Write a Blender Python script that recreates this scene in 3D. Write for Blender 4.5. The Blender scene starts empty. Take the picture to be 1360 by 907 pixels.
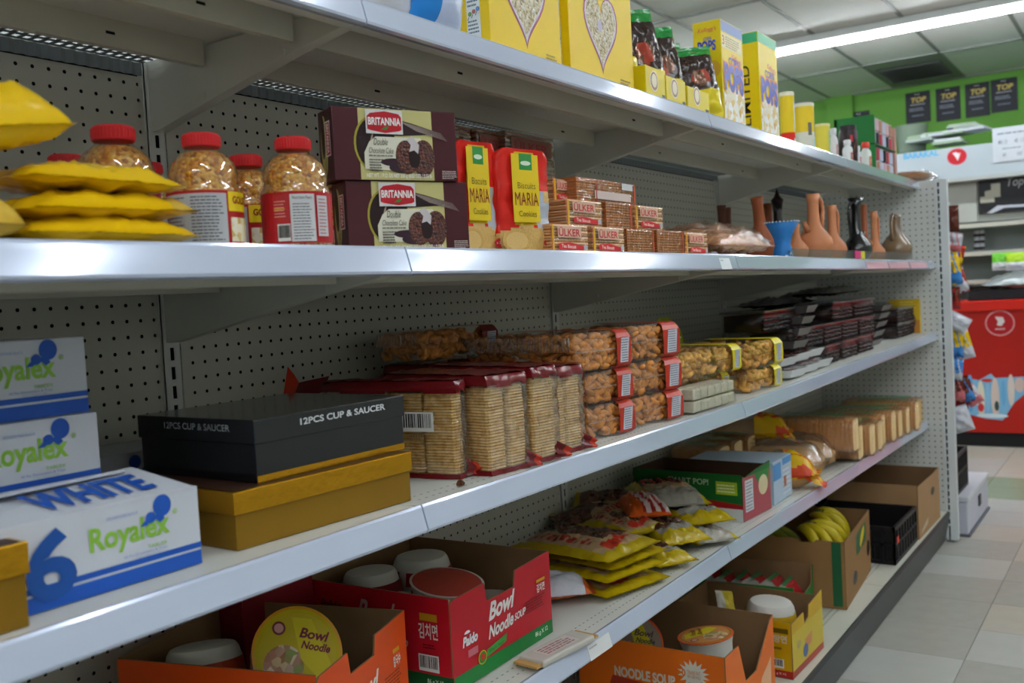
import bpy, math, random
from mathutils import Vector, Matrix, noise
R = math.radians
C = bpy.context.scene.collection
sc = bpy.context.scene

# ---------------------------------------------------------------- camera
FPX = 1287.7
CAM = Vector((-1.0184, -.8497, -.0718))
YAW, PIT, ROL = .5905, -.0455, -.0542
_f = Vector((math.cos(YAW)*math.cos(PIT), math.sin(YAW)*math.cos(PIT), math.sin(PIT)))
_r0 = Vector((math.sin(YAW), -math.cos(YAW), 0)); _u0 = _r0.cross(_f)
_r = math.cos(ROL)*_r0 + math.sin(ROL)*_u0
_u = -math.sin(ROL)*_r0 + math.cos(ROL)*_u0
cd = bpy.data.cameras.new('camera'); cam = bpy.data.objects.new('camera', cd); C.objects.link(cam)
cam.matrix_world = Matrix(((_r.x, _u.x, -_f.x, CAM.x), (_r.y, _u.y, -_f.y, CAM.y), (_r.z, _u.z, -_f.z, CAM.z), (0, 0, 0, 1)))
cd.sensor_width = 23.5; cd.lens = FPX*23.5/1360; cd.clip_start = .02
cd.dof.use_dof = True; cd.dof.focus_distance = 1.75; cd.dof.aperture_fstop = 3.6
sc.camera = cam
# ---------------------------------------------------------------- world, exposure, lamps
w = bpy.data.worlds.new('world'); sc.world = w; w.use_nodes = True
w.node_tree.nodes['Background'].inputs[0].default_value = (.75, .85, 1, 1)
w.node_tree.nodes['Background'].inputs[1].default_value = .05
vs = sc.view_settings
vs.view_transform = 'Standard'; vs.look = 'None'; vs.exposure = 0.15; vs.gamma = 1; vs.use_curve_mapping = False
TUBE_POWER = 80.0
TUBE_X = (6.14, 3.7, 1.26, -1.18, -3.6)

def ray(u, v): return _r*((u-680)/FPX) - _u*((v-453.5)/FPX) + _f
def AZ(u, v, z): d = ray(u, v); return CAM + d*((z-CAM.z)/d.z)
def AY(u, v, y): d = ray(u, v); return CAM + d*((y-CAM.y)/d.y)
def AX(u, v, x): d = ray(u, v); return CAM + d*((x-CAM.x)/d.x)
def AD(u, v, s): return CAM + ray(u, v)*s

# ---------------------------------------------------------------- materials
def lin(h):
    h = h.lstrip('#'); o = []
    for i in (0, 2, 4):
        c = int(h[i:i+2], 16)/255; o.append(c/12.92 if c <= .04045 else ((c+.055)/1.055)**2.4)
    return (*o, 1)
_M = {}
def M(hexc, rough=.5, metal=0, bump=0, bs=60, var=.06, vs_=8, trans=0, coat=0, emit=0, name=None):
    key = (hexc, rough, metal, bump, bs, var, vs_, trans, coat, emit)
    if key in _M: return _M[key]
    m = bpy.data.materials.new(name or 'surface_'+hexc.lstrip('#')); m.use_nodes = True
    nt = m.node_tree; b = nt.nodes['Principled BSDF']
    b.inputs['Roughness'].default_value = rough; b.inputs['Metallic'].default_value = metal; b.inputs['Specular IOR Level'].default_value = .5 if coat or rough < .25 else .28
    if coat: b.inputs['Coat Weight'].default_value = coat; b.inputs['Coat Roughness'].default_value = .08
    if trans: b.inputs['Transmission Weight'].default_value = trans
    tc = nt.nodes.new('ShaderNodeTexCoord'); nz = nt.nodes.new('ShaderNodeTexNoise')
    nz.inputs['Scale'].default_value = vs_; nz.inputs['Detail'].default_value = 3
    nt.links.new(tc.outputs['Object'], nz.inputs['Vector'])
    hs = nt.nodes.new('ShaderNodeHueSaturation'); hs.inputs['Color'].default_value = lin(hexc)
    mr = nt.nodes.new('ShaderNodeMapRange'); mr.inputs['To Min'].default_value = 1-var; mr.inputs['To Max'].default_value = 1+var
    nt.links.new(nz.outputs['Fac'], mr.inputs['Value']); nt.links.new(mr.outputs[0], hs.inputs['Value'])
    nt.links.new(hs.outputs[0], b.inputs['Base Color'])
    if emit: b.inputs['Emission Color'].default_value = lin(hexc); b.inputs['Emission Strength'].default_value = emit
    if bump:
        n2 = nt.nodes.new('ShaderNodeTexNoise'); n2.inputs['Scale'].default_value = bs; n2.inputs['Detail'].default_value = 4
        nt.links.new(tc.outputs['Object'], n2.inputs['Vector'])
        bp = nt.nodes.new('ShaderNodeBump'); bp.inputs['Strength'].default_value = bump; bp.inputs['Distance'].default_value = .004
        nt.links.new(n2.outputs['Fac'], bp.inputs['Height']); nt.links.new(bp.outputs[0], b.inputs['Normal'])
    _M[key] = m; return m
def film(tint='#ffffff', fac=.16, rough=.12, bump=.6, bs=45):
    key = ('film', tint, fac, rough, bump, bs)
    if key in _M: return _M[key]
    m = bpy.data.materials.new('clear_film'); m.use_nodes = True; nt = m.node_tree; nt.nodes.clear()
    o = nt.nodes.new('ShaderNodeOutputMaterial'); mx = nt.nodes.new('ShaderNodeMixShader')
    t = nt.nodes.new('ShaderNodeBsdfTransparent'); g = nt.nodes.new('ShaderNodeBsdfGlossy')
    t.inputs[0].default_value = lin(tint); g.inputs['Roughness'].default_value = rough
    fr = nt.nodes.new('ShaderNodeLayerWeight'); fr.inputs['Blend'].default_value = .35
    mr = nt.nodes.new('ShaderNodeMapRange'); mr.inputs['To Min'].default_value = fac*.6; mr.inputs['To Max'].default_value = min(1, fac*3.2)
    tc = nt.nodes.new('ShaderNodeTexCoord'); nz = nt.nodes.new('ShaderNodeTexNoise'); nz.inputs['Scale'].default_value = bs
    bp = nt.nodes.new('ShaderNodeBump'); bp.inputs['Strength'].default_value = bump; bp.inputs['Distance'].default_value = .006
    L = nt.links.new
    L(tc.outputs['Object'], nz.inputs['Vector']); L(nz.outputs['Fac'], bp.inputs['Height'])
    L(bp.outputs[0], g.inputs['Normal']); L(fr.outputs['Facing'], mr.inputs['Value']); L(mr.outputs[0], mx.inputs[0])
    L(t.outputs[0], mx.inputs[1]); L(g.outputs[0], mx.inputs[2]); L(mx.outputs[0], o.inputs[0])
    _M[key] = m; return m
def cells(cols, scale=120, rough=.4, bump=.8, name='kernels'):
    key = ('cells', tuple(cols), scale, rough)
    if key in _M: return _M[key]
    m = bpy.data.materials.new(name); m.use_nodes = True; nt = m.node_tree; b = nt.nodes['Principled BSDF']
    b.inputs['Roughness'].default_value = rough
    tc = nt.nodes.new('ShaderNodeTexCoord'); v = nt.nodes.new('ShaderNodeTexVoronoi'); v.inputs['Scale'].default_value = scale
    cr = nt.nodes.new('ShaderNodeValToRGB'); sp = nt.nodes.new('ShaderNodeSeparateColor')
    for i, c in enumerate(cols):
        e = cr.color_ramp.elements[i] if i < 2 else cr.color_ramp.elements.new(i/(len(cols)-1))
        e.position = i/(len(cols)-1); e.color = lin(c)
    L = nt.links.new
    L(tc.outputs['Object'], v.inputs['Vector']); L(v.outputs['Color'], sp.inputs[0]); L(sp.outputs[0], cr.inputs[0])
    L(cr.outputs[0], b.inputs['Base Color'])
    bp = nt.nodes.new('ShaderNodeBump'); bp.invert = True; bp.inputs['Strength'].default_value = bump; bp.inputs['Distance'].default_value = .005
    L(v.outputs['Distance'], bp.inputs['Height']); L(bp.outputs[0], b.inputs['Normal'])
    _M[key] = m; return m

# ---------------------------------------------------------------- geometry collector
class G:
    def __init__(s): s.v = []; s.f = []; s.m = []; s.T = Matrix()
    def add(s, vs_, fs, m=0):
        o = len(s.v); s.v += [tuple(s.T @ Vector(p)) for p in vs_]
        for i, f in enumerate(fs):
            s.f.append([o+k for k in f]); s.m.append(m[i] if isinstance(m, list) else m)
        return s
    def box(s, a, b, m=0):
        x0, y0, z0 = a; x1, y1, z1 = b
        vs_ = [(x0,y0,z0),(x1,y0,z0),(x1,y1,z0),(x0,y1,z0),(x0,y0,z1),(x1,y0,z1),(x1,y1,z1),(x0,y1,z1)]
        return s.add(vs_, [(3,2,1,0),(4,5,6,7),(0,1,5,4),(1,2,6,5),(2,3,7,6),(3,0,4,7)], m)
    def poly(s, pts, m=0): return s.add(pts, [tuple(range(len(pts)))], m)
    def prism(s, p2, t, fr, m=0, m2=None):
        """p2 outline in a frame fr=(origin,u,v,n); thickness t along n; m face, m2 far face"""
        o, u, v, n = [Vector(q) for q in fr]; k = len(p2)
        a = [o+u*p[0]+v*p[1] for p in p2]; b = [q+n*t for q in a]
        fs = [tuple(range(k))[::-1], tuple(range(k, 2*k))] + [(i, (i+1) % k, k+(i+1) % k, k+i) for i in range(k)]
        return s.add(a+b, fs, [m, m if m2 is None else m2]+[m if m2 is None else m2]*k)
    def lathe(s, prof, n=20, m=0, c=(0,0,0)):
        vs_ = []; fs = []; ms = []
        for r, z in prof:
            for i in range(n):
                a = 2*math.pi*i/n; vs_.append((c[0]+r*math.cos(a), c[1]+r*math.sin(a), c[2]+z))
        for j in range(len(prof)-1):
            for i in range(n):
                fs.append((j*n+i, j*n+(i+1) % n, (j+1)*n+(i+1) % n, (j+1)*n+i)); ms.append(m[j] if isinstance(m, list) else m)
        if prof[0][0] > 1e-4: fs.append(tuple(range(n))[::-1]); ms.append(ms[0])
        if prof[-1][0] > 1e-4: fs.append(tuple((len(prof)-1)*n+i for i in range(n))); ms.append(ms[-2] if prof[0][0] > 1e-4 else ms[-1])
        return s.add(vs_, fs, ms)
    def tube(s, path, r, n=8, m=0):
        P = [Vector(p) for p in path]; rs = r if isinstance(r, (list, tuple)) else [r]*len(P)
        vs_ = []; fs = []
        up = Vector((0, 0, 1))
        for i, p in enumerate(P):
            d = (P[min(i+1, len(P)-1)]-P[max(i-1, 0)]).normalized()
            if abs(d.dot(up)) > .95: up = Vector((1, 0, 0)) if abs(d.x) < .9 else Vector((0, 1, 0))
            a = d.cross(up).normalized(); b = a.cross(d)
            for k in range(n):
                t = 2*math.pi*k/n; vs_.append(p+(a*math.cos(t)+b*math.sin(t))*rs[i])
        for i in range(len(P)-1):
            for k in range(n): fs.append((i*n+k, i*n+(k+1) % n, (i+1)*n+(k+1) % n, (i+1)*n+k))
        fs.append(tuple(range(n))[::-1]); fs.append(tuple((len(P)-1)*n+k for k in range(n)))
        return s.add(vs_, fs, m)
    def grid(s, fn, nu, nv, m=0, wrap=False):
        vs_ = [fn(i/nu, j/nv) for j in range(nv+1) for i in range(nu+1)]
        fs = []; ms = []
        for j in range(nv):
            for i in range(nu):
                a = j*(nu+1)+i; fs.append((a, a+1, a+nu+2, a+nu+1)); ms.append(m((i+.5)/nu, (j+.5)/nv) if callable(m) else m)
        return s.add(vs_, fs, ms)
    def build(s, name, mats, parent=None, smooth=False, bevel=0, angle=35):
        me = bpy.data.meshes.new(name); me.from_pydata(s.v, [], s.f)
        for mt in (mats if isinstance(mats, (list, tuple)) else [mats]): me.materials.append(mt)
        me.polygons.foreach_set('material_index', s.m)
        me.polygons.foreach_set('use_smooth', [bool(smooth)]*len(s.f))
        me.update()
        o = bpy.data.objects.new(name, me); C.objects.link(o)
        if parent: o.parent = parent
        if bevel:
            b = o.modifiers.new('bevel', 'BEVEL'); b.width = bevel; b.segments = 2; b.limit_method = 'ANGLE'; b.angle_limit = R(40)
        if smooth == 'auto':
            me.set_sharp_from_angle(angle=R(angle))
        return o

def thing(name, label, cat, loc=(0,0,0), rz=0, group=None, rx=0, ry=0):
    o = bpy.data.objects.new(name, None); C.objects.link(o); o.empty_display_size = .05
    o.location = loc; o.rotation_euler = (rx, ry, rz); o['label'] = label; o['category'] = cat
    if group: o['group'] = group
    return o
def tag(o, label, cat, group=None):
    o['label'] = label; o['category'] = cat
    if group: o['group'] = group
    return o
def struct(o): o['kind'] = 'structure'; return o
def dup(root, loc=None, rz=None, label=None, group=None, rx=None, ry=None, skip=(), scale=None):
    def cp(o, par):
        c = o.copy(); C.objects.link(c); c.parent = par
        for ch in list(o.children):
            if ch.name.split('.')[0] not in skip: cp(ch, c)
        return c
    r = cp(root, None)
    if loc is not None: r.location = loc
    e = list(r.rotation_euler)
    if rz is not None: e[2] = rz
    if rx is not None: e[0] = rx
    if ry is not None: e[1] = ry
    r.rotation_euler = e
    if scale: r.scale = scale
    if label: r['label'] = label
    if group: r['group'] = group
    return r

# ---------------------------------------------------------------- flat print (lettering, panels) laid on real surfaces
_T = {}
def text_tris(s, bold=0, res=4):
    k = (s, bold)
    if k in _T: return _T[k]
    cu = bpy.data.curves.new('t', 'FONT'); cu.body = s; cu.resolution_u = res; cu.offset = bold; cu.fill_mode = 'BOTH'
    o = bpy.data.objects.new('t', cu); C.objects.link(o)
    me = o.to_mesh(); V = [(p.co.x, p.co.y) for p in me.vertices]; F = [tuple(p.vertices) for p in me.polygons]
    o.to_mesh_clear(); bpy.data.objects.remove(o); bpy.data.curves.remove(cu)
    if V:
        x0 = min(p[0] for p in V); x1 = max(p[0] for p in V); y0 = min(p[1] for p in V); y1 = max(p[1] for p in V)
        V = [((p[0]-x0)/max(x1-x0, 1e-6), (p[1]-y0)/max(y1-y0, 1e-6)) for p in V]
    _T[k] = (V, F); return _T[k]
class Print:
    """2D print in metres on a surface given by fn(u,v,h)->point; layers stack by 0.12 mm"""
    def __init__(s, fn): s.fn = fn; s.g = G(); s.mats = []; s.h = .0004
    def mi(s, m):
        if isinstance(m, str): m = M(m, .4, var=.03)
        if m not in s.mats: s.mats.append(m)
        return s.mats.index(m)
    def up(s): s.h += .00015; return s
    def poly(s, pts, m): s.g.add([s.fn(p[0], p[1], s.h) for p in pts], [tuple(range(len(pts)))], s.mi(m)); return s.up()
    def rect(s, u0, v0, u1, v1, m, n=1):
        k = s.mi(m)
        for i in range(n):
            a = u0+(u1-u0)*i/n; b = u0+(u1-u0)*(i+1)/n
            s.g.add([s.fn(a, v0, s.h), s.fn(b, v0, s.h), s.fn(b, v1, s.h), s.fn(a, v1, s.h)], [(0,1,2,3)], k)
        return s.up()
    def ell(s, cu, cv, ru, rv, m, n=28, a0=0, a1=360, rot=0):
        c, q = math.cos(R(rot)), math.sin(R(rot)); pts = []
        if a1-a0 < 360: pts.append((cu, cv))
        for i in range(n+(a1-a0 < 360)):
            a = R(a0+(a1-a0)*i/n); x, y = ru*math.cos(a), rv*math.sin(a); pts.append((cu+c*x-q*y, cv+q*x+c*y))
        return s.poly(pts, m)
    def text(s, body, u0, v0, wd, ht, m, shear=0, rot=0, bold=.01):
        V, F = text_tris(body, bold); c, q = math.cos(R(rot)), math.sin(R(rot))
        P = []
        for x, y in V:
            a = x*wd + shear*y*ht; b = y*ht; P.append(s.fn(u0+c*a-q*b, v0+q*a+c*b, s.h))
        s.g.add(P, F, s.mi(m)); return s.up()
    def lines(s, u0, v0, u1, v1, n, m, seed=0, fill=.45):
        """rows of small print as broken bars"""
        rnd = random.Random(seed); k = s.mi(m); dv = (v1-v0)/n
        for i in range(n):
            a = u0
            end = u1 - (u1-u0)*rnd.random()*.25
            while a < end:
                b = min(end, a+(u1-u0)*rnd.uniform(.06, .2)); y = v1-dv*(i+.8)
                s.g.add([s.fn(a, y, s.h), s.fn(b, y, s.h), s.fn(b, y+dv*fill, s.h), s.fn(a, y+dv*fill, s.h)], [(0,1,2,3)], k)
                a = b+(u1-u0)*.025
        return s.up()
    def bars(s, u0, v0, u1, v1, seed=1):
        s.rect(u0, v0, u1, v1, '#e8e8e4'); rnd = random.Random(seed); k = s.mi('#151515'); a = u0+(u1-u0)*.06
        while a < u1-(u1-u0)*.08:
            b = a+(u1-u0)*rnd.choice((.015, .03, .045)); t = v0+(v1-v0)*.2
            s.g.add([s.fn(a, t, s.h), s.fn(b, t, s.h), s.fn(b, v1-(v1-v0)*.08, s.h), s.fn(a, v1-(v1-v0)*.08, s.h)], [(0,1,2,3)], k)
            a = b+(u1-u0)*rnd.choice((.015, .03))
        return s.up()
    def build(s, name, parent): return s.g.build(name, s.mats, parent)
def F_front(w_=0, y=0, x0=0, z0=0): return lambda u, v, h: (x0+u, y-h, z0+v)
def F_left(d, x=0, z0=0, y1=None): return lambda u, v, h: (x-h, d-u, z0+v)      # seen from -x: u runs from the back to the front
def F_top(z, x0=0, y0=0): return lambda u, v, h: (x0+u, y0+v, z+h)
def F_cyl(r, a0=-90, z0=0): return lambda u, v, h: ((r+h)*math.cos(R(a0)+u/r), (r+h)*math.sin(R(a0)+u/r), z0+v)   # u arc length, 0 faces -y

# ================================================================ ROOM
L = 1.2286; BD = .516; FLOOR = -1.29; CEIL = 1.685; BX = 8.65
rnd = random.Random(5)
g = G(); g.box((-5, -4, FLOOR-.1), (BX, 6, FLOOR-.004)); struct(g.build('floor', M('#8d8d86', .35)))
floor = bpy.data.objects['floor']
tile_m = [M('#c4c5be', .22, bump=.05, bs=30, var=.05, vs_=14), M('#b3b2a8', .25, bump=.05, bs=30, var=.09, vs_=18), M('#c2bcae', .25, var=.07, vs_=16), M('#93a184', .25, var=.06, vs_=14)]
tm = []
for k in range(4):
    g = G(); g.box((.0012, .0012, -.004), (.3038, .3038, 0)); o = g.build('tile', tile_m[k], floor, bevel=.0008); tm.append(o)
def tile_kind(i, j):
    if i in (8, 9) : return 3
    if j == -1: return {-1: 0, 0: 1, 1: 1, 2: 1, 3: 0, 4: 1, 5: 2, 6: 0, 7: 0}.get(i, 2 if i > 9 else 1)
    return random.Random(i*31+j*7).choice((0, 1, 1, 2) if i < 9 else (2, 2, 0))
first = set()
for i in range(-3, 14):
    for j in range(-5, 4):
        k = tile_kind(i, j)
        o = tm[k] if k not in first else tm[k].copy()
        if k in first: C.objects.link(o); o.parent = floor
        first.add(k); o.location = (2.243+.305*i, -.01+.305*j, FLOOR)
g = G(); g.box((-5, -4, CEIL+.02), (BX, 6, CEIL+.1)); ceil = struct(g.build('ceiling', M('#c9cac6', .9)))
g = G(); g.box((.012, .012, 0), (1.207, .586, .018)); ct = g.build('ceiling_tile', M('#eff1ee', .85, bump=.25, bs=120, var=.03), ceil, bevel=.004)
n = 0
for i in range(-6, 4):
    for j in range(-6, 9):
        if (i, j) == (2, 1): continue
        o = ct if n == 0 else ct.copy()
        if n: C.objects.link(o); o.parent = ceil
        o.location = (4.96+1.22*i, -.03+.598*j, CEIL); n += 1
tb = M('#8f938f', .6)
g0 = G(); g0.box((-4.4, -.012, -.006), (BX, .012, .008)); bar = g0.build('grid_rail', tb, ceil)
for j in range(-6, 10):
    o = bar if j == -6 else bar.copy()
    if j > -6: C.objects.link(o); o.parent = ceil
    o.location = (0, -.03+.598*j, CEIL-.001)
g0 = G(); g0.box((-.012, -3.6, -.008), (.012, 5.9, .006)); bar = g0.build('grid_rail', tb, ceil)
for i in range(-6, 4):
    o = bar if i == -6 else bar.copy()
    if i > -6: C.objects.link(o); o.parent = ceil
    o.location = (4.96+1.22*i, 0, CEIL-.001)
# walls
gm = M('#5a8c38', .75, bump=.05, var=.03)
g = G(); g.box((BX, -4, FLOOR), (BX+.1, 6, CEIL+.1)); g.box((BX-.05, 1.55, FLOOR), (BX, 1.80, CEIL), 0); struct(g.build('wall_back', gm))
wm = M('#d9d9d2', .8)
g = G(); g.box((-5, 6, FLOOR), (BX, 6.1, CEIL+.1)); struct(g.build('wall_left', gm))
g = G(); g.box((-5, -4.1, FLOOR), (BX, -4, CEIL+.1)); struct(g.build('wall_right', wm))
g = G(); g.box((-5.1, -4.1, FLOOR), (-5, 6.1, CEIL+.1)); struct(g.build('wall_front', wm))
# ceiling vent in its own bay of the ceiling grid
v = thing('ceiling_vent', 'dusty square louvred air vent in the suspended ceiling near the green wall', 'vent', (7.40, .568, CEIL))
g = G(); g.box((.02, .01, .012), (1.20, .58, .03)); g.build('backing', M('#1c1c1a', .8), v)
g = G()
for a, b in (((.012,.012,-.004),(1.207,.05,.012)), ((.012,.548,-.004),(1.207,.586,.012)), ((.012,.05,-.004),(.28,.548,.012)), ((.98,.05,-.004),(1.207,.548,.012))): g.box(a, b)
g.build('frame', M('#8d918c', .6), v)
for k in range(7):
    g = G(); g.add([(.29+k*.1, .05, -.02), (.33+k*.1, .05, .01), (.33+k*.1, .548, .01), (.29+k*.1, .548, -.02), (.295+k*.1, .05, -.022), (.335+k*.1, .05, .008), (.335+k*.1, .548, .008), (.295+k*.1, .548, -.022)],
            [(0,1,2,3),(7,6,5,4),(0,3,7,4),(1,5,6,2),(0,4,5,1),(3,2,6,7)]); g.build('slat', M('#6b6f69', .6), v)
# fluorescent fixtures
glow = M('#f2f8ff', .4, emit=TUBE_POWER, name='lit_tube'); hm = M('#c9cdca', .5)
g = G(); g.box((-.10, -1.2, 0), (.10, 1.2, .05))
fx = thing('ceiling_light', 'long white fluorescent strip light glowing across the aisle ceiling', 'light', (0, 0, 0), group='fluorescent strip lights along the ceiling')
g.build('housing', hm, fx, bevel=.004)
g = G(); g.tube([(0, -1.17, -.02), (0, 1.17, -.02)], .0135, 12); g.build('tube', glow, fx, smooth=True)
g = G(); g.box((-.03, -1.2, -.045), (.03, -1.17, 0)); g.build('end_cap', hm, fx)
g = G(); g.box((-.03, 1.17, -.045), (.03, 1.2, 0)); g.build('end_cap', hm, fx)
n = 0
for x in TUBE_X:
    for y in (-1.86, .57, 3.0):
        if x != 6.14 and y == .57: continue
        o = fx if n == 0 else dup(fx)
        o.location = (x, y, CEIL-.055); n += 1; o['label'] = 'fluorescent strip light, %s row from the green wall, %s' % (['first', 'second', 'third', 'fourth', 'fifth'][TUBE_X.index(x)], {-1.86: 'over the aisle side', .57: 'above the shelving end', 3.0: 'far beyond the shelving'}[y])
        if x != 6.14: pass

# ================================================================ GONDOLA SHELVING
gon = thing('shelving_run', 'long white metal shop shelving run with pegboard back and five shelf levels', 'shelving', (0, 0, FLOOR))
ZF = FLOOR                                   # parts are given in world numbers and shifted down into the run's frame
def W(g): g.v = [(a, b, c-ZF) for a, b, c in g.v]; return g
white = M('#d6d8d4', .38, var=.03, bump=.03, bs=20)
cream = M('#cdccc0', .45, var=.04)
grey_in = M('#c4c3b7', .5, var=.05, vs_=3)
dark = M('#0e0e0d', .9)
PZ = .0254
def holed(g, nu, nv, pu, pv, rad, fr, hexa=8):
    o, u, v_ = [Vector(q) for q in fr]
    for i in range(nu):
        for j in range(nv):
            c = o+u*(pu*(i+.5))+v_*(pv*(j+.5))
            ring = [c+u*(rad*math.cos(2*math.pi*k/8))+v_*(rad*math.sin(2*math.pi*k/8)) for k in range(8)]
            P = lambda a, b: c+u*(pu*a/2)+v_*(pv*b/2)
            g.add([P(0,-1), P(1,-1), P(1,1), P(0,1), ring[2], ring[1], ring[0], ring[7], ring[6]], [(0,1,2,3,4,5,6,7,8)])
            g.add([P(0,1), P(-1,1), P(-1,-1), P(0,-1), ring[6], ring[5], ring[4], ring[3], ring[2]], [(0,1,2,3,4,5,6,7,8)])
pu = 1.1836/47
x00 = .0193-pu/2; zt = -.1026+18.5*PZ - 2*PZ+.003
g = G(); holed(g, 48, 58, pu, PZ, .0031, ((x00, BD, -.1026-41.5*PZ), (1,0,0), (0,0,1)))
zb = -.1026-41.5*PZ; ztop = zb+58*PZ
g.add([(x00+48*pu, BD, zb), (L-.018, BD, zb), (L-.018, BD, ztop), (x00+48*pu, BD, ztop)], [(0,1,2,3)])
W(g); pb = g.build('pegboard', grey_in, gon)
for k in (-1, 1, 2):
    o = pb.copy(); C.objects.link(o); o.parent = gon; o.location.x = k*L
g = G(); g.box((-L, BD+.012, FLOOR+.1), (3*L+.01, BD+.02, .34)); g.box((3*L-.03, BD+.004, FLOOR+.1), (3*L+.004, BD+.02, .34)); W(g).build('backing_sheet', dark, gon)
def slots(g, x, y, z0, z1, u, half, axis_n):
    pass
def upright(xc):
    g = G(); y = BD-.006; z0 = -1.15; z1 = .345
    # front web with real slots, built as ladders either side of each slot
    g.box((xc-.018, y, z0), (xc-.004, y+.0015, z1)); g.box((xc+.004, y, z0), (xc+.0165, y+.0015, z1)); g.box((xc-.018, y, z0), (xc-.0165, BD+.01, z1)); g.box((xc+.015, y, z0), (xc+.0165, BD+.01, z1))
    z = z0
    zz = -.1026-.0009-33*.03175
    while zz < z1-.03:
        g.box((xc-.004, y, zz+.0105), (xc+.004, y+.002, zz+.03175-.0105)); zz += .03175
    W(g); return g.build('upright', white if xc else cream, gon)
for k in (-1, 0, 1, 2): upright(k*L+.0005)
for k in (0, 1, 2): g = G(); g.box((k*L-.0145, BD-.002, -1.15), (k*L+.0145, BD-.001, .34)); W(g).build('slot_shade', dark, gon)  # near-black sheets that paint the shade inside the upright slots
# end panel: pegboard side divider
EX = 3*L
g = G(); holed(g, 21, 57, PZ, PZ, .0034, ((EX-.002, -.0108-PZ/2, -.5512-22.5*PZ), (0,1,0), (0,0,1)))
pz0 = -.5512-22.5*PZ; pz1 = pz0+57*PZ; 
g.box((EX-.003, .5090, FLOOR+.02), (EX+.012, BD+.03, .352)); g.box((EX-.003, -.0108-PZ/2, pz1), (EX, BD, .352)); g.box((EX-.003, -.0108-PZ/2, FLOOR+.02), (EX, BD, pz0))
W(g).build('end_panel', white, gon)
g = G(); g.box((EX+.006, -.02, FLOOR+.02), (EX+.012, BD, .35)); W(g).build('backing_sheet', M('#5a5c58', .7), gon)
g = G(); zz = .3295
g.box((EX-.004, -.0235, FLOOR+.01), (EX+.03, -.030, .352)); g.box((EX-.004, -.070, FLOOR+.01), (EX+.03, -.0385, .352))
while zz > -1.2:
    g.box((EX-.004, -.0386, zz-.0205), (EX-.002, -.0299, zz-.0115)); zz -= .03175
g.box((EX-.004, -.0386, .338), (EX+.03, -.0299, .352))
W(g).build('end_upright', M('#dfe4e6', .35), gon)
g = G(); g.box((EX+.012, -.039, FLOOR+.02), (EX+.014, -.029, .34)); W(g).build('slot_shade', dark, gon)  # same painted shade behind the end upright's slots

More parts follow.
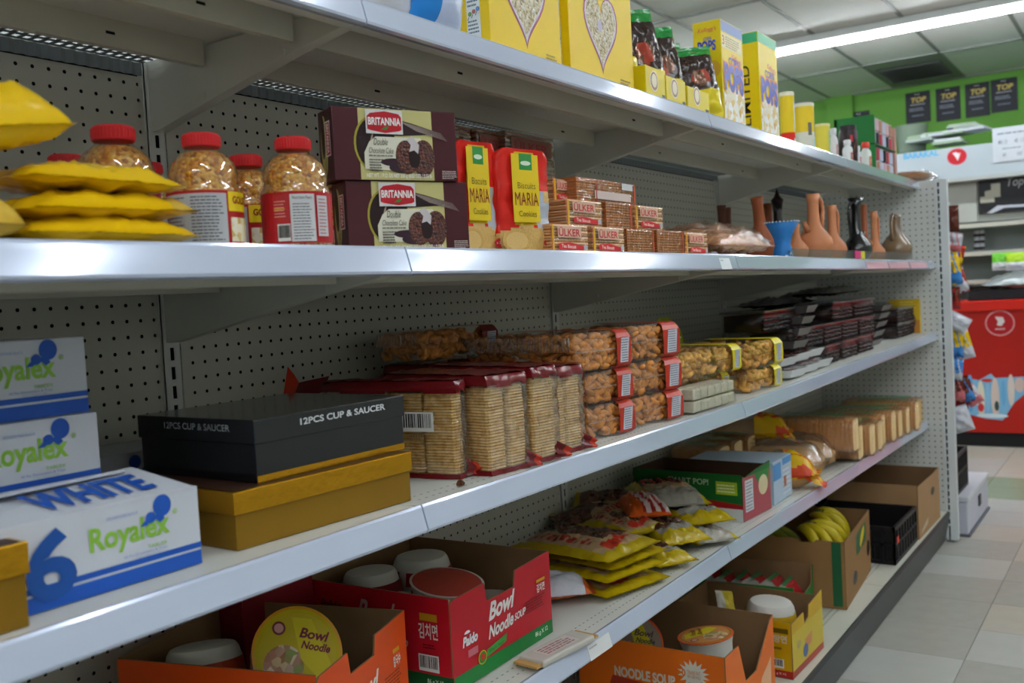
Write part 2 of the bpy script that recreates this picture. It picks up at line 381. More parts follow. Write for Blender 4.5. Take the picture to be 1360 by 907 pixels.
# shelves: name -> front y, list of heights at the joints k=0..3
ZS = {'A': (.053, [.347, .347, .349, .352]), 'B': (0, [.002, 0, -.008, -.012]), 'C': (-.0025, [-.351, -.358, -.346, -.334]), 'D': (.051, [-.722, -.714, -.725, -.738])}
def zs(s, x):
    z = ZS[s][1]; k = x/L
    if k <= 0: return z[0]+(z[1]-z[0])*0
    i = min(2, int(k)); return z[i]+(z[i+1]-z[i])*(k-i)
rail_m = M('#c9d4ea', .16, metal=.12, coat=1, var=.05, vs_=5, bump=.02, bs=8); deck_m = M('#d9dad2', .4, var=.03, bump=.02)
for s, (yf, Z) in ZS.items():
    for k in (-1, 0, 1, 2):
        x0 = k*L+.0015; x1 = (k+1)*L-.0015
        za = Z[0] if k < 0 else Z[k]; zb_ = Z[0] if k < 0 else Z[k+1]
        def sect(g, pts, m=0, xa=x0, xb=x1):
            n_ = len(pts); fz = lambda x: za+(zb_-za)*(x-x0)/(x1-x0)
            V = [(xa, p[0], fz(xa)+p[1]) for p in pts]+[(xb, p[0], fz(xb)+p[1]) for p in pts]
            g.add(V, [tuple(range(n_)), tuple(range(n_, 2*n_))[::-1]]+[(i, n_+i, n_+(i+1) % n_, (i+1) % n_) for i in range(n_)], m)
        back = BD-.008 if s != 'A' else BD-.062
        g = G(); sect(g, [(yf+.004, -.003), (yf+.004, 0), (back, 0), (back, -.003)])
        sect(g, [(yf+.004, -.003), (yf+.03, -.003), (yf+.03, -.034), (yf+.004, -.034)])
        W(g).build('shelf_deck', deck_m, gon)
        for ya_, ln in ((yf+.107, .014), (.352, .014)):
            g = G(); sect(g, [(ya_, -.003), (ya_, -.042), (ya_+ln, -.042), (ya_+ln, -.0405), (ya_+.0015, -.0405), (ya_+.0015, -.003)], 0, x0+.018, x1-.022)
            for q in (.3, .85): g.box((x0+q*L-.007, ya_-.0008, (za-.025)), (x0+q*L+.007, ya_-.0002, (za-.021)), 1)
            W(g).build('stiffening_flange', [M('#cac8ba', .5), dark], gon)
        # price rail: hooked top, sloping face, rolled bottom
        g = G(); sect(g, [(yf+.006, .0015), (yf, .0025), (yf-.002, -.001), (yf-.0035, -.0065), (yf-.0105, -.031), (yf-.0095, -.0345), (yf-.004, -.037), (yf+.006, -.036), (yf+.006, -.033), (yf-.003, -.0335), (yf+.003, -.005)])
        W(g).build('price_rail', rail_m, gon, bevel=0)
        # perforation row along the deck front
        if k >= 0 and s in 'CD':
            g = G(); 
            for row in (.03, .052):
                x = x0+.03
                while x < x1-.03:
                    fz = za+(zb_-za)*(x-x0)/(x1-x0)+.0004
                    g.add([(x, yf+row, fz), (x+.006, yf+row, fz), (x+.006, yf+row+.0022, fz), (x, yf+row+.0022, fz)], [(0,1,2,3)]); x += .0158
            o = W(g).build('perforations', M('#77786f', .8), gon); o['kind'] = 'stuff'
    for k in (0, 1, 2):
        z = Z[k]
        g = G(); yb = BD-.004
        pts = [(yb, z-.006), (yf+.02, z-.006), (yf+.02, z-.033), (yf+.12, z-.050), (yb-.02, z-.118), (yb, z-.118)]
        g.prism(pts, .020, ((k*L-.010, 0, 0), (0,1,0), (0,0,1), (1,0,0)))
        g.box((k*L-.0125, yf+.14, z-.052), (k*L+.0125, yf+.15, z-.0435)); g.box((k*L-.0125, .37, z-.085), (k*L+.0125, .376, z-.076))
        W(g).build('bracket', M('#cfcec4', .42), gon)
# perforated rail and corrugated strip behind the top shelf
for k in (-1, 0, 1, 2):
    g = G(); z = .337; x = k*L+.02
    ya, yb = BD-.056, BD-.010
    for (a, b) in ((ya, ya+.006), (ya+.019, ya+.025), (yb-.006, yb)): g.box((k*L+.02, a, z), ((k+1)*L-.02, b, z+.0015))
    while x < (k+1)*L-.03:
        g.box((x, ya+.006, z), (x+.006, ya+.019, z+.0015)); g.box((x+.003, ya+.025, z), (x+.009, yb-.006, z+.0015)); x += .0165
    W(g).build('perforated_strip', M('#6c7174', .45, metal=.3), gon)
    g = G(); n_ = 60; P = []
    for i in range(n_*2+1):
        P.append((k*L+.022+(L-.045)*i/(n_*2), BD-.008+(.004 if i % 2 else 0)))
    V = [(p[0], p[1]-.002, .337) for p in P]+[(p[0], p[1]-.002, .3165) for p in P]; m_ = len(P)
    g.add(V, [(i, i+1, m_+i+1, m_+i) for i in range(m_-1)])
    W(g).build('corrugated_strip', M('#8a9094', .35, metal=.5), gon)
tl = bpy.data.materials.new('added_diffuser'); tl.use_nodes = True; nt = tl.node_tree; nt.nodes.clear()
o_ = nt.nodes.new('ShaderNodeOutputMaterial'); t_ = nt.nodes.new('ShaderNodeBsdfTranslucent'); t_.inputs[0].default_value = (.92, .95, .97, 1); nt.links.new(t_.outputs[0], o_.inputs[0])
g = G(); g.add([(-L, BD-.062, .341), (3*L-.01, BD-.062, .341), (3*L-.01, BD+.004, .341), (-L, BD+.004, .341)], [(0,1,2,3)]); W(g).build('added_diffuser', tl, gon)  # unseen translucent sheet, added so the slots of the strip show bright
# base deck and kick plate
g = G()
for k in (-1, 0, 1, 2): g.box((k*L+.002, -.03, -1.156), ((k+1)*L-.002, BD-.002, -1.15))
W(g).build('base_deck', M('#d3d2c4', .4, var=.06), gon)
g = G()
for k in (-1, 0, 1, 2):
    for yy in (.045, .062, .10): g.box((k*L+.01, yy, -1.15), ((k+1)*L-.01, yy+.003, -1.1485))
W(g).build('deck_ribs', M('#a5a599', .5), gon)
kick = M('#3e4143', .4, var=.1)
g = G()
for k in (-1, 0, 1, 2):
    x0, x1 = k*L+.001, (k+1)*L-.001
    g.add([(x0, -.034, -1.149), (x1, -.034, -1.149), (x1, -.04, -1.158), (x0, -.04, -1.158), (x0, -.014, -1.284), (x1, -.014, -1.284), (x0, .0, -1.284), (x1, .0, -1.284), (x0, -.028, -1.149), (x1, -.028, -1.149)],
          [(0,1,2,3), (3,2,5,4), (4,5,7,6), (8,9,1,0), (6,7,9,8)])
W(g).build('kick_plate', kick, gon)
g = G(); g.box((EX+.0, -.05, FLOOR), (EX+.03, -.02, FLOOR+.02)); W(g).build('levelling_foot', M('#77787a', .5), gon)
# price tags clipped in the rails
def price_tag(x, s, w_, col, label, h=.028):
    z = zs(s, x); y = ZS[s][0]
    t = thing('price_tag', label, 'label', (x, y-.0045, z-.007))
    g = G(); g.add([(0, 0, 0), (w_, 0, 0), (w_, -.0074, -h*.95), (0, -.0074, -h*.95), (0, .0005, 0), (w_, .0005, 0), (w_, -.0068, -h*.95), (0, -.0068, -h*.95)], [(0,3,2,1),(4,5,6,7),(0,1,5,4),(2,3,7,6),(0,4,7,3),(1,2,6,5)])
    g.build('card', M(col, .4), t)
    p = Print(lambda u, v, hh: (u, -.0074+.0074*v/(h*.95)-hh*1.4-.0003, -h*.95+v)); p.lines(.004, h*.66, w_*.4, h*.85, 1, '#a9adb6', seed=int(x*100)); p.build('lettering', t)
price_tag(AY(955, 347, -.005).x, 'B', .065, '#e9f1f4', 'small pale price tag on the rail under the crumpled cracker bags')
for i, (a, b) in enumerate(((1150, 1178), (1180, 1206), (1208, 1230))):
    xa, xb = AY(a, 350, -.005).x, AY(b, 350, -.005).x
    price_tag(xa, 'B', xb-xa, '#d9a9b4', ['pink price strip on the rail below the dark jug, leftmost of the three pink strips', 'middle one of three pink price strips on the rail below the clay jugs', 'pink price strip at the far end of the rail beside the end panel'][i], .026)
xa = AY(780, 848, .045).x
price_tag(xa, 'D', .085, '#e4e6e4', 'white price tag on the rail below the stacked yellow packets')

# ================================================================ PRODUCTS: builders
clear = film(); clear_hi = film(fac=.24, bs=30, bump=.9); hard_clear = film(fac=.2, rough=.05, bump=.1)
def boxthing(name, label, cat, P0, P1, depth, h, mat, group=None, bevel=.0012, part='carton'):
    """closed box; P0, P1 front bottom corners (world x,y), z from P0"""
    rz = math.atan2(P1[1]-P0[1], P1[0]-P0[0]); wd = math.hypot(P1[0]-P0[0], P1[1]-P0[1])
    t = thing(name, label, cat, (P0[0], P0[1], P0[2]), rz, group)
    g = G(); g.box((0, 0, 0), (wd, depth, h)); g.build(part, mat, t, bevel=bevel)
    return t, wd
def pouch_grid(w_, l, t, seed, wr=.004, nu=16, nv=22, seal=.06, asym=.25, mfn=None, g=None, T=None, sag=0):
    """pillow bag lying flat: x width, y length, z thickness"""
    g = g or G()
    if T is not None: g.T = T
    def prof(u, v):
        a = max(0, 1-abs(2*u-1)**3.2)**.55
        vv = (v-seal)/(1-2*seal)
        if vv <= 0 or vv >= 1: return 0
        return a*max(0, 1-abs(2*vv-1)**4)**.6
    def pt(u, v, top):
        p = prof(u, v)
        z = t*(1-asym)*p if top else -t*asym*p
        n_ = noise.noise(Vector((u*6*w_/.15+seed*3.7, v*7*l/.2, seed+(0 if top else 9))))
        n2 = noise.noise(Vector((u*22*w_/.15+seed, v*22*l/.2, seed*2.2)))
        z += (n_*wr*1.4+n2*wr*.7)*(.35+p)
        x = (u-.5)*w_*(1-.035*p+.02*n_); y = (v-.5)*l*(1-.02*p)
        return (x, y, z+t*asym - sag*((2*u-1)**2+(2*v-1)**2))
    mt = mfn or (lambda u, v, top: 0)
    g.grid(lambda u, v: pt(u, v, True), nu, nv, lambda u, v: mt(u, v, True))
    g.grid(lambda u, v: pt(1-u, v, False), nu, nv, lambda u, v: mt(1-u, v, False))
    g.T = Matrix(); return g
def pouch(name, label, cat, loc, rot, w_, l, t, seed, mats, mfn=None, wr=.004, group=None, part='wrapper', **k):
    th = thing(name, label, cat, loc, rot[2], group, rot[0], rot[1])
    pouch_grid(w_, l, t, seed, wr, mfn=mfn, **k).build(part, mats, th, smooth=True)
    return th
def surf_frame(t, l, w_, asym=.25):
    return lambda u, v, h: (u, v, t*.98+h+.0008)

# ================================================================ SHELF A (top)
ZA = .3495
# white bag and blue pack at the near end
wm_ = M('#dfe0ea', .25, bump=.8, bs=40)
pouch('plastic_bag', 'crumpled white plastic bag at the near end of the top shelf', 'bag', (.105, .125, ZA+.10), (R(88), 0, 0), .13, .2, .05, 3, wm_, wr=.006)
t = pouch('snack_bag', 'blue and white bag with a flower print on the top shelf', 'bag', (.222, .118, ZA+.098), (R(84), 0, R(-6)), .125, .20, .05, 7, [M('#2c86d8', .25, bump=.3), M('#c9d4f0', .25, bump=.3), M('#3f9a4a', .3)],
    mfn=lambda u, v, top: 1 if u > .45 and v < .8 else (2 if u > .93 else 0), wr=.003)
# yellow cereal cartons with a heart-shaped bowl of oat rings
def heart_pts(cx, cy, s, n=40):
    P = []
    for i in range(n):
        a = 2*math.pi*i/n; x = 16*math.sin(a)**3; y = 13*math.cos(a)-5*math.cos(2*a)-2*math.cos(3*a)-math.cos(4*a)
        P.append((cx+s*x/16, cy+s*y/13))
    return P
rings = cells(['#a98e5a', '#e9dcb8', '#f4efdf', '#c9ad74'], 190, .5, .9, 'oat_rings')
for i, (x0, x1, lb) in enumerate(((.353, .588, 'big yellow cereal box showing its side panel beside the blue bag'), (.622, .893, 'big yellow cereal box with heart bowl beside the dark coffee packets'))):
    t, wd = boxthing('cereal_box', lb, 'cereal box', (x0, .08, ZA), (x1, .08, ZA), .066, .33, M('#ecc800', .45, var=.03), 'yellow cereal boxes with a heart')
    p = Print(F_front()); cx = wd*.44
    cx += .012; p.poly(heart_pts(cx, .112, .072), '#8a2f4a'); p.poly(heart_pts(cx, .113, .066), '#d9cfe0'); p.poly(heart_pts(cx, .114, .062), rings)
    p.ell(cx-.006, .115, .010, .012, '#c3b6cf'); p.lines(wd*.76, .012, wd*.93, .024, 2, '#8a7a14', seed=i)
    p.build('printed_front', t)
    p = Print(F_left(.066)); p.rect(.020, .0, .048, .30, '#dfe6ea'); p.lines(.022, .03, .046, .055, 4, '#66758a', seed=2); p.lines(.022, .075, .046, .16, 12, '#66758a', seed=5)
    for k, c in enumerate(('#6fae3a', '#c75a50', '#4a7ac0')):
        p.ell(.027+k*.0085, .064+k*.003, .0038, .0038, '#5a6470'); p.ell(.027+k*.0085, .064+k*.003, .0030, .0030, c); p.poly([(.0245+k*.0085, .060+k*.003), (.0215+k*.0085, .054+k*.003), (.0228+k*.0085, .0535+k*.003), (.0255+k*.0085, .0595+k*.003)], '#30343a')
    p.build('printed_side', t)
# coffee / cocoa pouches and little tins between
ym = M('#e3cf1e', .22, bump=.3); gm_ = M('#1f8a3a', .22, bump=.3); bm = M('#33221c', .2, bump=.5); rm = M('#a8402c', .3); brn = M('#7d5a4a', .12, metal=.4, bump=.6)
def coffee(x, y, h, lab, seed, top, rz=0, lean=80):
    def mf(u, v, tp):
        if v > .86: return top
        if v > .36: return (3 if math.sin(u*13+v*9+seed) > .1 else 4) if ((u-.56)**2/.05+(v-.52)**2/.012 < 1) else 2
        return 0
    return pouch('coffee_packet', lab, 'packet', (x, y, ZA+h*.545), (R(lean), R(-6), rz+R(-22)), .125, h*1.12, .040, seed, [ym, gm_, bm, rm, brn], mfn=mf, wr=.004, group='yellow and dark pouches on the top shelf', nu=26, nv=40)
coffee(1.02, .21, .27, 'tallest pouch with a bare brown top, next to the heart cereal box', 1, 4, R(-10))
coffee(1.125, .185, .225, 'green topped dark pouch standing second after the heart cereal box', 2, 1, R(-14))
coffee(1.215, .175, .20, 'green topped pouch in the middle of the dark pouch row', 4, 1, R(-16))
coffee(1.30, .19, .18, 'green topped pouch partly hidden behind the last one beside the corn cereal', 5, 1, R(-10))
coffee(1.345, .135, .17, 'green topped pouch touching the blue lettered corn cereal box', 6, 1, R(-20))
for i, (a, b, lb) in enumerate(((850, 876, 'small yellow box with round emblem under the tallest pouch'), (877, 903, 'small yellow box with round emblem, middle of three'), (905, 934, 'small yellow box with round emblem beside the corn cereal'))):
    x0, x1 = AY(a, 110, .08).x, AY(b, 120, .08).x
    t, wd = boxthing('cocoa_box', lb, 'box', (x0, .066, ZA), (x1, .066, ZA), .04, .066-.006*i, M('#e0c90c', .42), 'small yellow boxes with a round emblem')
    p = Print(F_front()); p.ell(wd*.42, .036, .021, .023, '#f0ead0'); p.ell(wd*.42, .036, .018, .020, '#9a6a52'); p.ell(wd*.42, .037, .013, .015, '#e6dcb8'); p.rect(wd*.8, .004, wd*.95, .012, '#3a4a2a'); p.build('printed_front', t)
# corn cereal
def pops(x0, x1, y, h, lab, spine):
    t, wd = boxthing('cereal_box', lab, 'cereal box', (x0, y, ZA), (x1, y, ZA), .076, h, M('#efd200', .42), 'corn cereal boxes')
    milk = cells(['#e8c45a', '#f2efe6', '#ffffff', '#e9d9a0', '#d9a53a'], 60, .5, .3, 'cereal_in_milk')
    p = Print(F_front()); e = .002
    p.rect(e, h-.03, wd-e, h-e, '#7f93c0' if not spine else '#3fae7a')
    if not spine: p.rect(e, h-.072, wd*.93, h-.033, '#e8dc9a'); p.text('3', .008, h-.064, .014, .024, '#d04038'); p.lines(.03, h-.068, wd*.85, h-.038, 5, '#a08a60', seed=3)
    p.text("Kellogg's", wd*.42, h-.098, wd*.45, .022, '#d9604e', shear=.3, rot=-8, bold=.02)
    p.text('CORN', wd*.3, h*.58, wd*.5, .022, '#e0503a', bold=.03); p.text('CORN', wd*.3, h*.58, wd*.5, .022, '#3a52b8', bold=.015)
    p.poly([(.004, .004), (wd-.004, .004), (wd-.004, h*.34), (wd*.6, h*.42), (wd*.25, h*.36), (.004, h*.30)], milk)
    p.text('POPS', wd*.06, h*.32, wd*.90, .078, '#e8744a', bold=.085); p.text('POPS', wd*.075, h*.325, wd*.87, .072, '#1c34a4', bold=.06)
    p.build('printed_front', t)
    p = Print(F_left(.076))
    if spine:
        p.rect(.002, h-.03, .074, h-.002, '#3fae7a')
        p.text('LIMITED', .048, .03, .17, .026, '#3a3420', rot=90)
    else:
        p.text("Kellogg's", .012, h-.03, .05, .014, '#d9604e', shear=.3); p.text('CORN', .028, h-.05, .022, .009, '#3a52b8'); p.text('POPS', .012, h-.078, .05, .028, '#2f47b8', bold=.04)
        p.ell(.052, h*.53, .021, .022, '#e8b23a'); p.ell(.046, h*.30, .014, .015, '#e8a93a'); p.ell(.02, h*.20, .011, .011, '#dd9a30')
        p.poly([(.004, .004), (.072, .004), (.072, h*.22), (.03, h*.18), (.004, h*.12)], milk)
    p.build('printed_side', t)
pops(1.412, 1.570, .08, .268, 'yellow corn cereal box with a pale price sticker, beside the dark pouches', False)
pops(1.695, 1.856, .08, .292, 'yellow corn cereal box with green top edge and lettered spine', True)
t, wd = boxthing('cereal_box', 'pale yellow cereal box mostly hidden behind the dark pouches', 'cereal box', (1.42, .27, ZA), (1.54, .27, ZA), .07, .225, M('#f0e06a', .35), 'corn cereal boxes')
p = Print(F_front()); p.text("Kellogg's", .02, .19, .07, .018, '#d9604e', shear=.3); p.build('printed_front', t)
# canisters, bottles, jars
def can(name, lab, cat, u, vb, wpx, hpx, mats, prof, y, group=None):
    P = AY(u, vb, y); s = (Vector(P)-CAM).dot(_f); r = wpx/FPX*s/2; h = hpx/FPX*s
    t = thing(name, lab, cat, (P.x, y, ZA), 0, group)
    return t, r, h
def canister(u, w_, h_, lab, bands, lid='#f0ecd8', y=.12):
    t, r, h = can('canister', lab, 'canister', u, 190, w_, h_, None, None, y, 'drink powder canisters')
    prof = [(r*.97, 0), (r, .003)]; ms = [0]; mats = [M(bands[0][1], .35)]
    for z, c in bands[1:]: prof.append((r, z*h)); mats.append(M(c, .35)); ms.append(len(mats)-1)
    prof += [(r, h*.93)]; g = G(); g.lathe(prof, 24, [0]+ms[:len(prof)-2]); g.build('body', mats, t, smooth='auto')
    g = G(); g.lathe([(r*1.03, h*.93), (r*1.03, h*.995), (r*.98, h), (.0, h)], 24); g.build('lid', M(lid, .4), t, smooth='auto')
    return t, r, h
t, r, h = canister(1047, 19, 74, 'tall yellow drink canister with white stripe and red foot, next to the corn cereal', [(0, '#e02a20'), (.28, '#efd024'), (.92, '#efd024')])
p = Print(F_cyl(r)); p.rect(-.2*r, h*.3, .9*r, h*.82, '#dfe8ea', 6); p.rect(-.4*r, .06*h, .8*r, .22*h, '#d8201c', 6); p.text('Nido', -.3*r, .09*h, r, .09*h, '#ffffff', bold=.03); p.build('label', t)
t, r, h = canister(1069, 26, 66, 'wide yellow and white drink powder canister, second in the row', [(0, '#e4e6d8'), (.42, '#efcf2c'), (.92, '#efcf2c')])
p = Print(F_cyl(r)); p.rect(-.9*r, h*.35, -.5*r, h*.6, '#6a6a66', 3); p.rect(.0*r, h*.32, .3*r, h*.58, '#7a7864', 3); p.rect(.5*r, h*.32, .8*r, h*.58, '#5c6a66', 3); p.rect(-.3*r, h*.08, .6*r, h*.28, '#bfe0dc', 6); p.build('label', t)
t, r, h = canister(1092, 21, 46, 'short yellow canister with a pale green label, third in the row', [(0, '#d8b428'), (.1, '#e3d24a'), (.92, '#e8d85a')], '#e8dca0')
p = Print(F_cyl(r)); p.rect(-.4*r, h*.1, .7*r, h*.8, '#a9c89a', 6); p.rect(-.1*r, h*.2, .5*r, h*.4, '#e8efe0', 4); p.build('label', t)
def bottle(u, w_, h_, lab, body, cap, y=.11, lab_c='#d86a60', nm='bottle'):
    t, r, h = can(nm, lab, 'bottle', u, 210, w_, h_, None, None, y, 'small bottles on the top shelf')
    g = G(); g.lathe([(r*.95, 0), (r, .004), (r, h*.62), (r*.85, h*.7), (r*.55, h*.78), (r*.55, h*.82)], 18); g.build('body', M(body, .3), t, smooth=True)
    g = G(); g.lathe([(r*.72, h*.8), (r*.72, h*.97), (r*.62, h), (0, h)], 18); g.build('cap', M(cap, .35), t, smooth='auto')
    p = Print(F_cyl(r)); p.rect(-.7*r, h*.12, .7*r, h*.5, lab_c, 6); p.ell(0, h*.33, r*.4, h*.08, '#f2e8e2'); p.build('label', t); return t
bottle(1108, 11, 44, 'slim white bottle with pink label beside the short yellow canister', '#e8e6ea', '#dcdde4', lab_c='#c98a9c')
bottle(1126, 13, 34, 'small white bottle with white cap in front of the dark jar', '#e6e8ea', '#e4e6e6', lab_c='#b8685c')
bottle(1139, 10, 30, 'smallest white bottle between the white capped and red capped ones', '#e0e2ea', '#dfe2ea', lab_c='#d88a86')
bottle(1150, 14, 38, 'white bottle with a bright red cap beside the green packs', '#e6ece6', '#dc3a2c', lab_c='#cf7a6a')
t, r, h = can('chocolate_jar', 'dark brown jar with round chocolate picture behind the small white bottles', 'jar', 1127, 205, 24, 58, None, None, .14)
g = G(); g.lathe([(r*.9, 0), (r, .006), (r, h*.8), (r*.85, h*.9)], 22); g.build('body', M('#2c1d20', .35), t, smooth='auto')
g = G(); g.lathe([(r*.88, h*.88), (r*.88, h*.99), (0, h)], 22); g.build('lid', M('#2a2228', .3), t, smooth='auto')
p = Print(F_cyl(r)); p.ell(-.1*r, h*.42, r*.6, h*.2, '#8a4a38'); p.rect(-.6*r, h*.66, .6*r, h*.86, '#5a4a58', 5); p.rect(-1.1*r, h*.6, -.8*r, h*.75, '#c83a40', 2); p.build('label', t)
# two green packs of drink tins
for k, (lb) in enumerate(('lower green pack of drink tins at the far end of the top shelf', 'upper green pack of drink tins at the far end of the top shelf')):
    hh = .118; x0, x1 = 3.12, 3.50
    t = thing('tin_pack', lb, 'drinks pack', (x0, .10, ZA+.003+k*(hh+.001)), 0, 'green packs of drink tins')
    g = G(); g.box((0, 0, 0), (.012, .16, hh)); g.box((0, .148, 0), (x1-x0, .16, hh)); g.box((0, 0, 0), (x1-x0, .16, .004)); g.build('carton', M('#15702c', .35), t, bevel=.001)
    tints = ('#d9b8c4', '#c9d4ec', '#b98a78', '#2b2a34', '#cfd0e6', '#c04a5a')
    for i in range(6):
        for j in range(2):
            q = G(); rr = .0275; zc = .006+j*(.056)
            q.lathe([(rr*.9, 0), (rr, .003), (rr, .049), (rr*.88, .053), (0, .053)], 14, [0, 0, 1, 1]); o = q.build('tin', [M(tints[(i*2+j*3+k) % 6], .3, metal=.2), M('#c3c6cc', .3, metal=.6)], t, smooth='auto')
            o.location = (.045+i*.0585, .034, zc)
t, wd = boxthing('flat_carton', 'narrow reddish carton edge standing after the drink tins', 'box', (3.53, .11, ZA), (3.56, .11, ZA), .12, .23, M('#c9988c', .5))

# ================================================================ SHELF B
def ZB(x): return zs('B', x)+.0005
kern = cells(['#9a5216', '#d98a1e', '#efb238', '#f4cf78', '#c4701a'], 210, .28, .9)
redl = M('#c8262a', .32, bump=.1)
jr = .0435
jt = thing('popcorn_jar', '', 'jar', (0, 0, 0), 0, 'popcorn kernel jars with red lids')
g = G(); prof = [(.036, 0), (jr*.96, .003), (jr, .008), (jr, .071), (jr*.985, .0745), (jr*.90, .0785), (jr*.93, .084), (jr*.93, .094), (jr*.84, .106), (jr*.62, .116), (jr*.47, .1205), (jr*.44, .128)]
g.lathe(prof, 32); g.build('jar_body', film('#fffaf0', .2, .05, .15, 20), jt, smooth=True)
g = G(); g.lathe([(r_*.955, z_) for r_, z_ in prof[:-2]]+[(jr*.40, .119), (0, .120)], 32); g.build('kernels', kern, jt, smooth=True)
g = G()
for i in range(40):
    a = 2*math.pi*i/40; a2 = 2*math.pi*(i+.5)/40
lp = [(jr*.5, .125), (jr*.51, .126), (jr*.51, .1385), (jr*.47, .1405), (0, .141)]
g.lathe(lp, 40)
for i in range(36):
    a = 2*math.pi*i/36; c_, s_ = math.cos(a), math.sin(a); rr = jr*.51
    g.box((rr*c_-.0005, rr*s_-.0005, .127), (rr*c_+.0005, rr*s_+.0005, .1375))
g.build('lid', redl, jt, smooth='auto')
def jar_label(kind):
    p = Print(F_cyl(jr+.0004)); W_ = math.pi*jr
    p.rect(-W_*.98, .006, W_*.98, .0695, '#b01f24', 40)
    if kind == 0:   # nutrition side towards the viewer, yellow front on the right
        p.rect(-.075, .0075, .012, .066, '#b9bcc0', 14); p.lines(-.072, .010, -.036, .064, 12, '#6a5a66', seed=1, fill=.35); p.lines(-.030, .010, .009, .064, 14, '#4c4e58', seed=2, fill=.35)
        p.rect(.014, .045, .062, .0685, '#e6c818', 10); p.poly([(.014, .045), (.062, .045), (.062, .038), (.014, .0465)], '#b01f24'); pc = cells(['#e8d9a0', '#f2ecd8', '#d9c07a', '#cfa95a'], 110, .6, .2, 'popped_corn')
        p.rect(.016, .009, .060, .038, pc, 10)
        p.text('GOLDEN', .020, .054, .036, .009, '#8a1a1c', bold=.03)
    else:
        p.rect(-.040, .010, -.019, .066, '#b22a30', 5); p.lines(-.038, .038, -.022, .060, 6, '#e8a8a0', seed=4, fill=.3); p.text('popcorn', -.038, .046, .014, .004, '#e8c820')
        p.rect(-.017, .008, .013, .066, '#d3d4d6', 8); p.lines(-.014, .010, .011, .056, 13, '#55575f', seed=6, fill=.32); p.text('Nutrition Facts', -.014, .0600, .024, .0035, '#333', bold=0) if False else p.text('Nutrition Facts', -.014, .0598, .024, .0038, '#333333', bold=0)
        p.bars(-.034, .009, -.018, .030, 3); p.rect(.016, .014, .032, .064, '#cdcdd0', 5); p.lines(.018, .016, .030, .062, 11, '#b05560', seed=9, fill=.35)
    return p
_lab = [jar_label(0).build('label', None), jar_label(1).build('label', None)]
def place_jar(P, kind, rz, lab, z=None, first=[1], tilt=0):
    if first: r_ = jt; first.clear()
    else: r_ = dup(jt, skip=('label',))
    r_.scale = (1.14,)*3 if 'big popcorn jar' in lab else (1, 1, 1)
    r_.location = (P.x, P.y, ZB(P.x) if z is None else z); r_.rotation_euler = (tilt, 0, rz); r_['label'] = lab
    l_ = _lab[kind].copy(); C.objects.link(l_); l_.parent = r_
def at_y(u, y): return AY(u, 260, y)
for (u, y, kind, rz, lab) in ((272, .105, 0, R(-22), 'popcorn jar standing alone beside the yellow bags, white nutrition label'), (393, .058, 1, R(-32), 'popcorn jar with red label and barcode beside the chocolate cake boxes'),
        (329, .20, 0, R(-60), 'popcorn jar with yellow label between the two front jars'), (156, .215, 1, R(-60), 'big popcorn jar behind the stacked yellow bags'), (92, .33, 0, R(10), 'popcorn jar of which only the red lid shows above the yellow bags'),
        (196, .33, 1, R(0), 'popcorn jar peeping out behind the yellow bags at the upright'), (343, .34, 0, R(0), 'popcorn jar in the back row with a dim lid'), (421, .20, 0, R(-50), 'popcorn jar half hidden behind the chocolate cake boxes')):
    place_jar(at_y(u, y), kind, rz, lab)
for l_ in _lab: bpy.data.objects.remove(l_)
# yellow bags
yb_m = [M('#e8bd12', .22, bump=.35, bs=25), M('#c9a10f', .3, bump=.3), M('#5d6f8c', .3, bump=.2), M('#d9b64a', .22, bump=.3)]
def ybag(lab, P, rz, w_, l, t, seed, mfn=None, rx=0, ry=0):
    return pouch('pasta_bag', lab, 'bag', P, (rx, ry, rz), w_, l, t, seed, yb_m, mfn=mfn, wr=.0035, group='yellow bags on the eye level shelf', asym=.3, sag=.001, seal=.04, nu=30, nv=30)
z0 = ZB(0)
xa, xb = AY(18, 300, .06).x, AY(236, 300, .06).x
ybag('lowest yellow bag of the stack on the eye level shelf', ((xa+xb)/2, .082, z0+.002), 0, xb-xa, .125, .029, 11, lambda u, v, tp: 3 if not tp and u > .7 else 0)
ybag('middle yellow bag of the stack beside the popcorn jar', ((xa+xb)/2+.002, .082, z0+.030), R(1), xb-xa+.003, .12, .028, 12, lambda u, v, tp: 3 if u > .82 and v < .5 else 0, ry=R(-1))
ybag('topmost yellow bag of the stack with a blue grey strip', ((xa+xb)/2-.002, .084, z0+.0585), R(-2), xb-xa-.010, .12, .027, 13, lambda u, v, tp: 2 if tp and v > .55 and .3 < u < .62 else 0, ry=R(1))
P = AY(2, 225, .05); ybag('large bulging yellow bag at the left edge, leaning on the stack', (P.x, .085, z0+.092), R(8), .13, .13, .062, 14, ry=R(-10))
P = AY(-5, 305, .07); ybag('dim yellow bag lying under the large bulging bag', (P.x-.035, .09, z0+.005), R(6), .08, .13, .05, 15, lambda u, v, tp: 3)

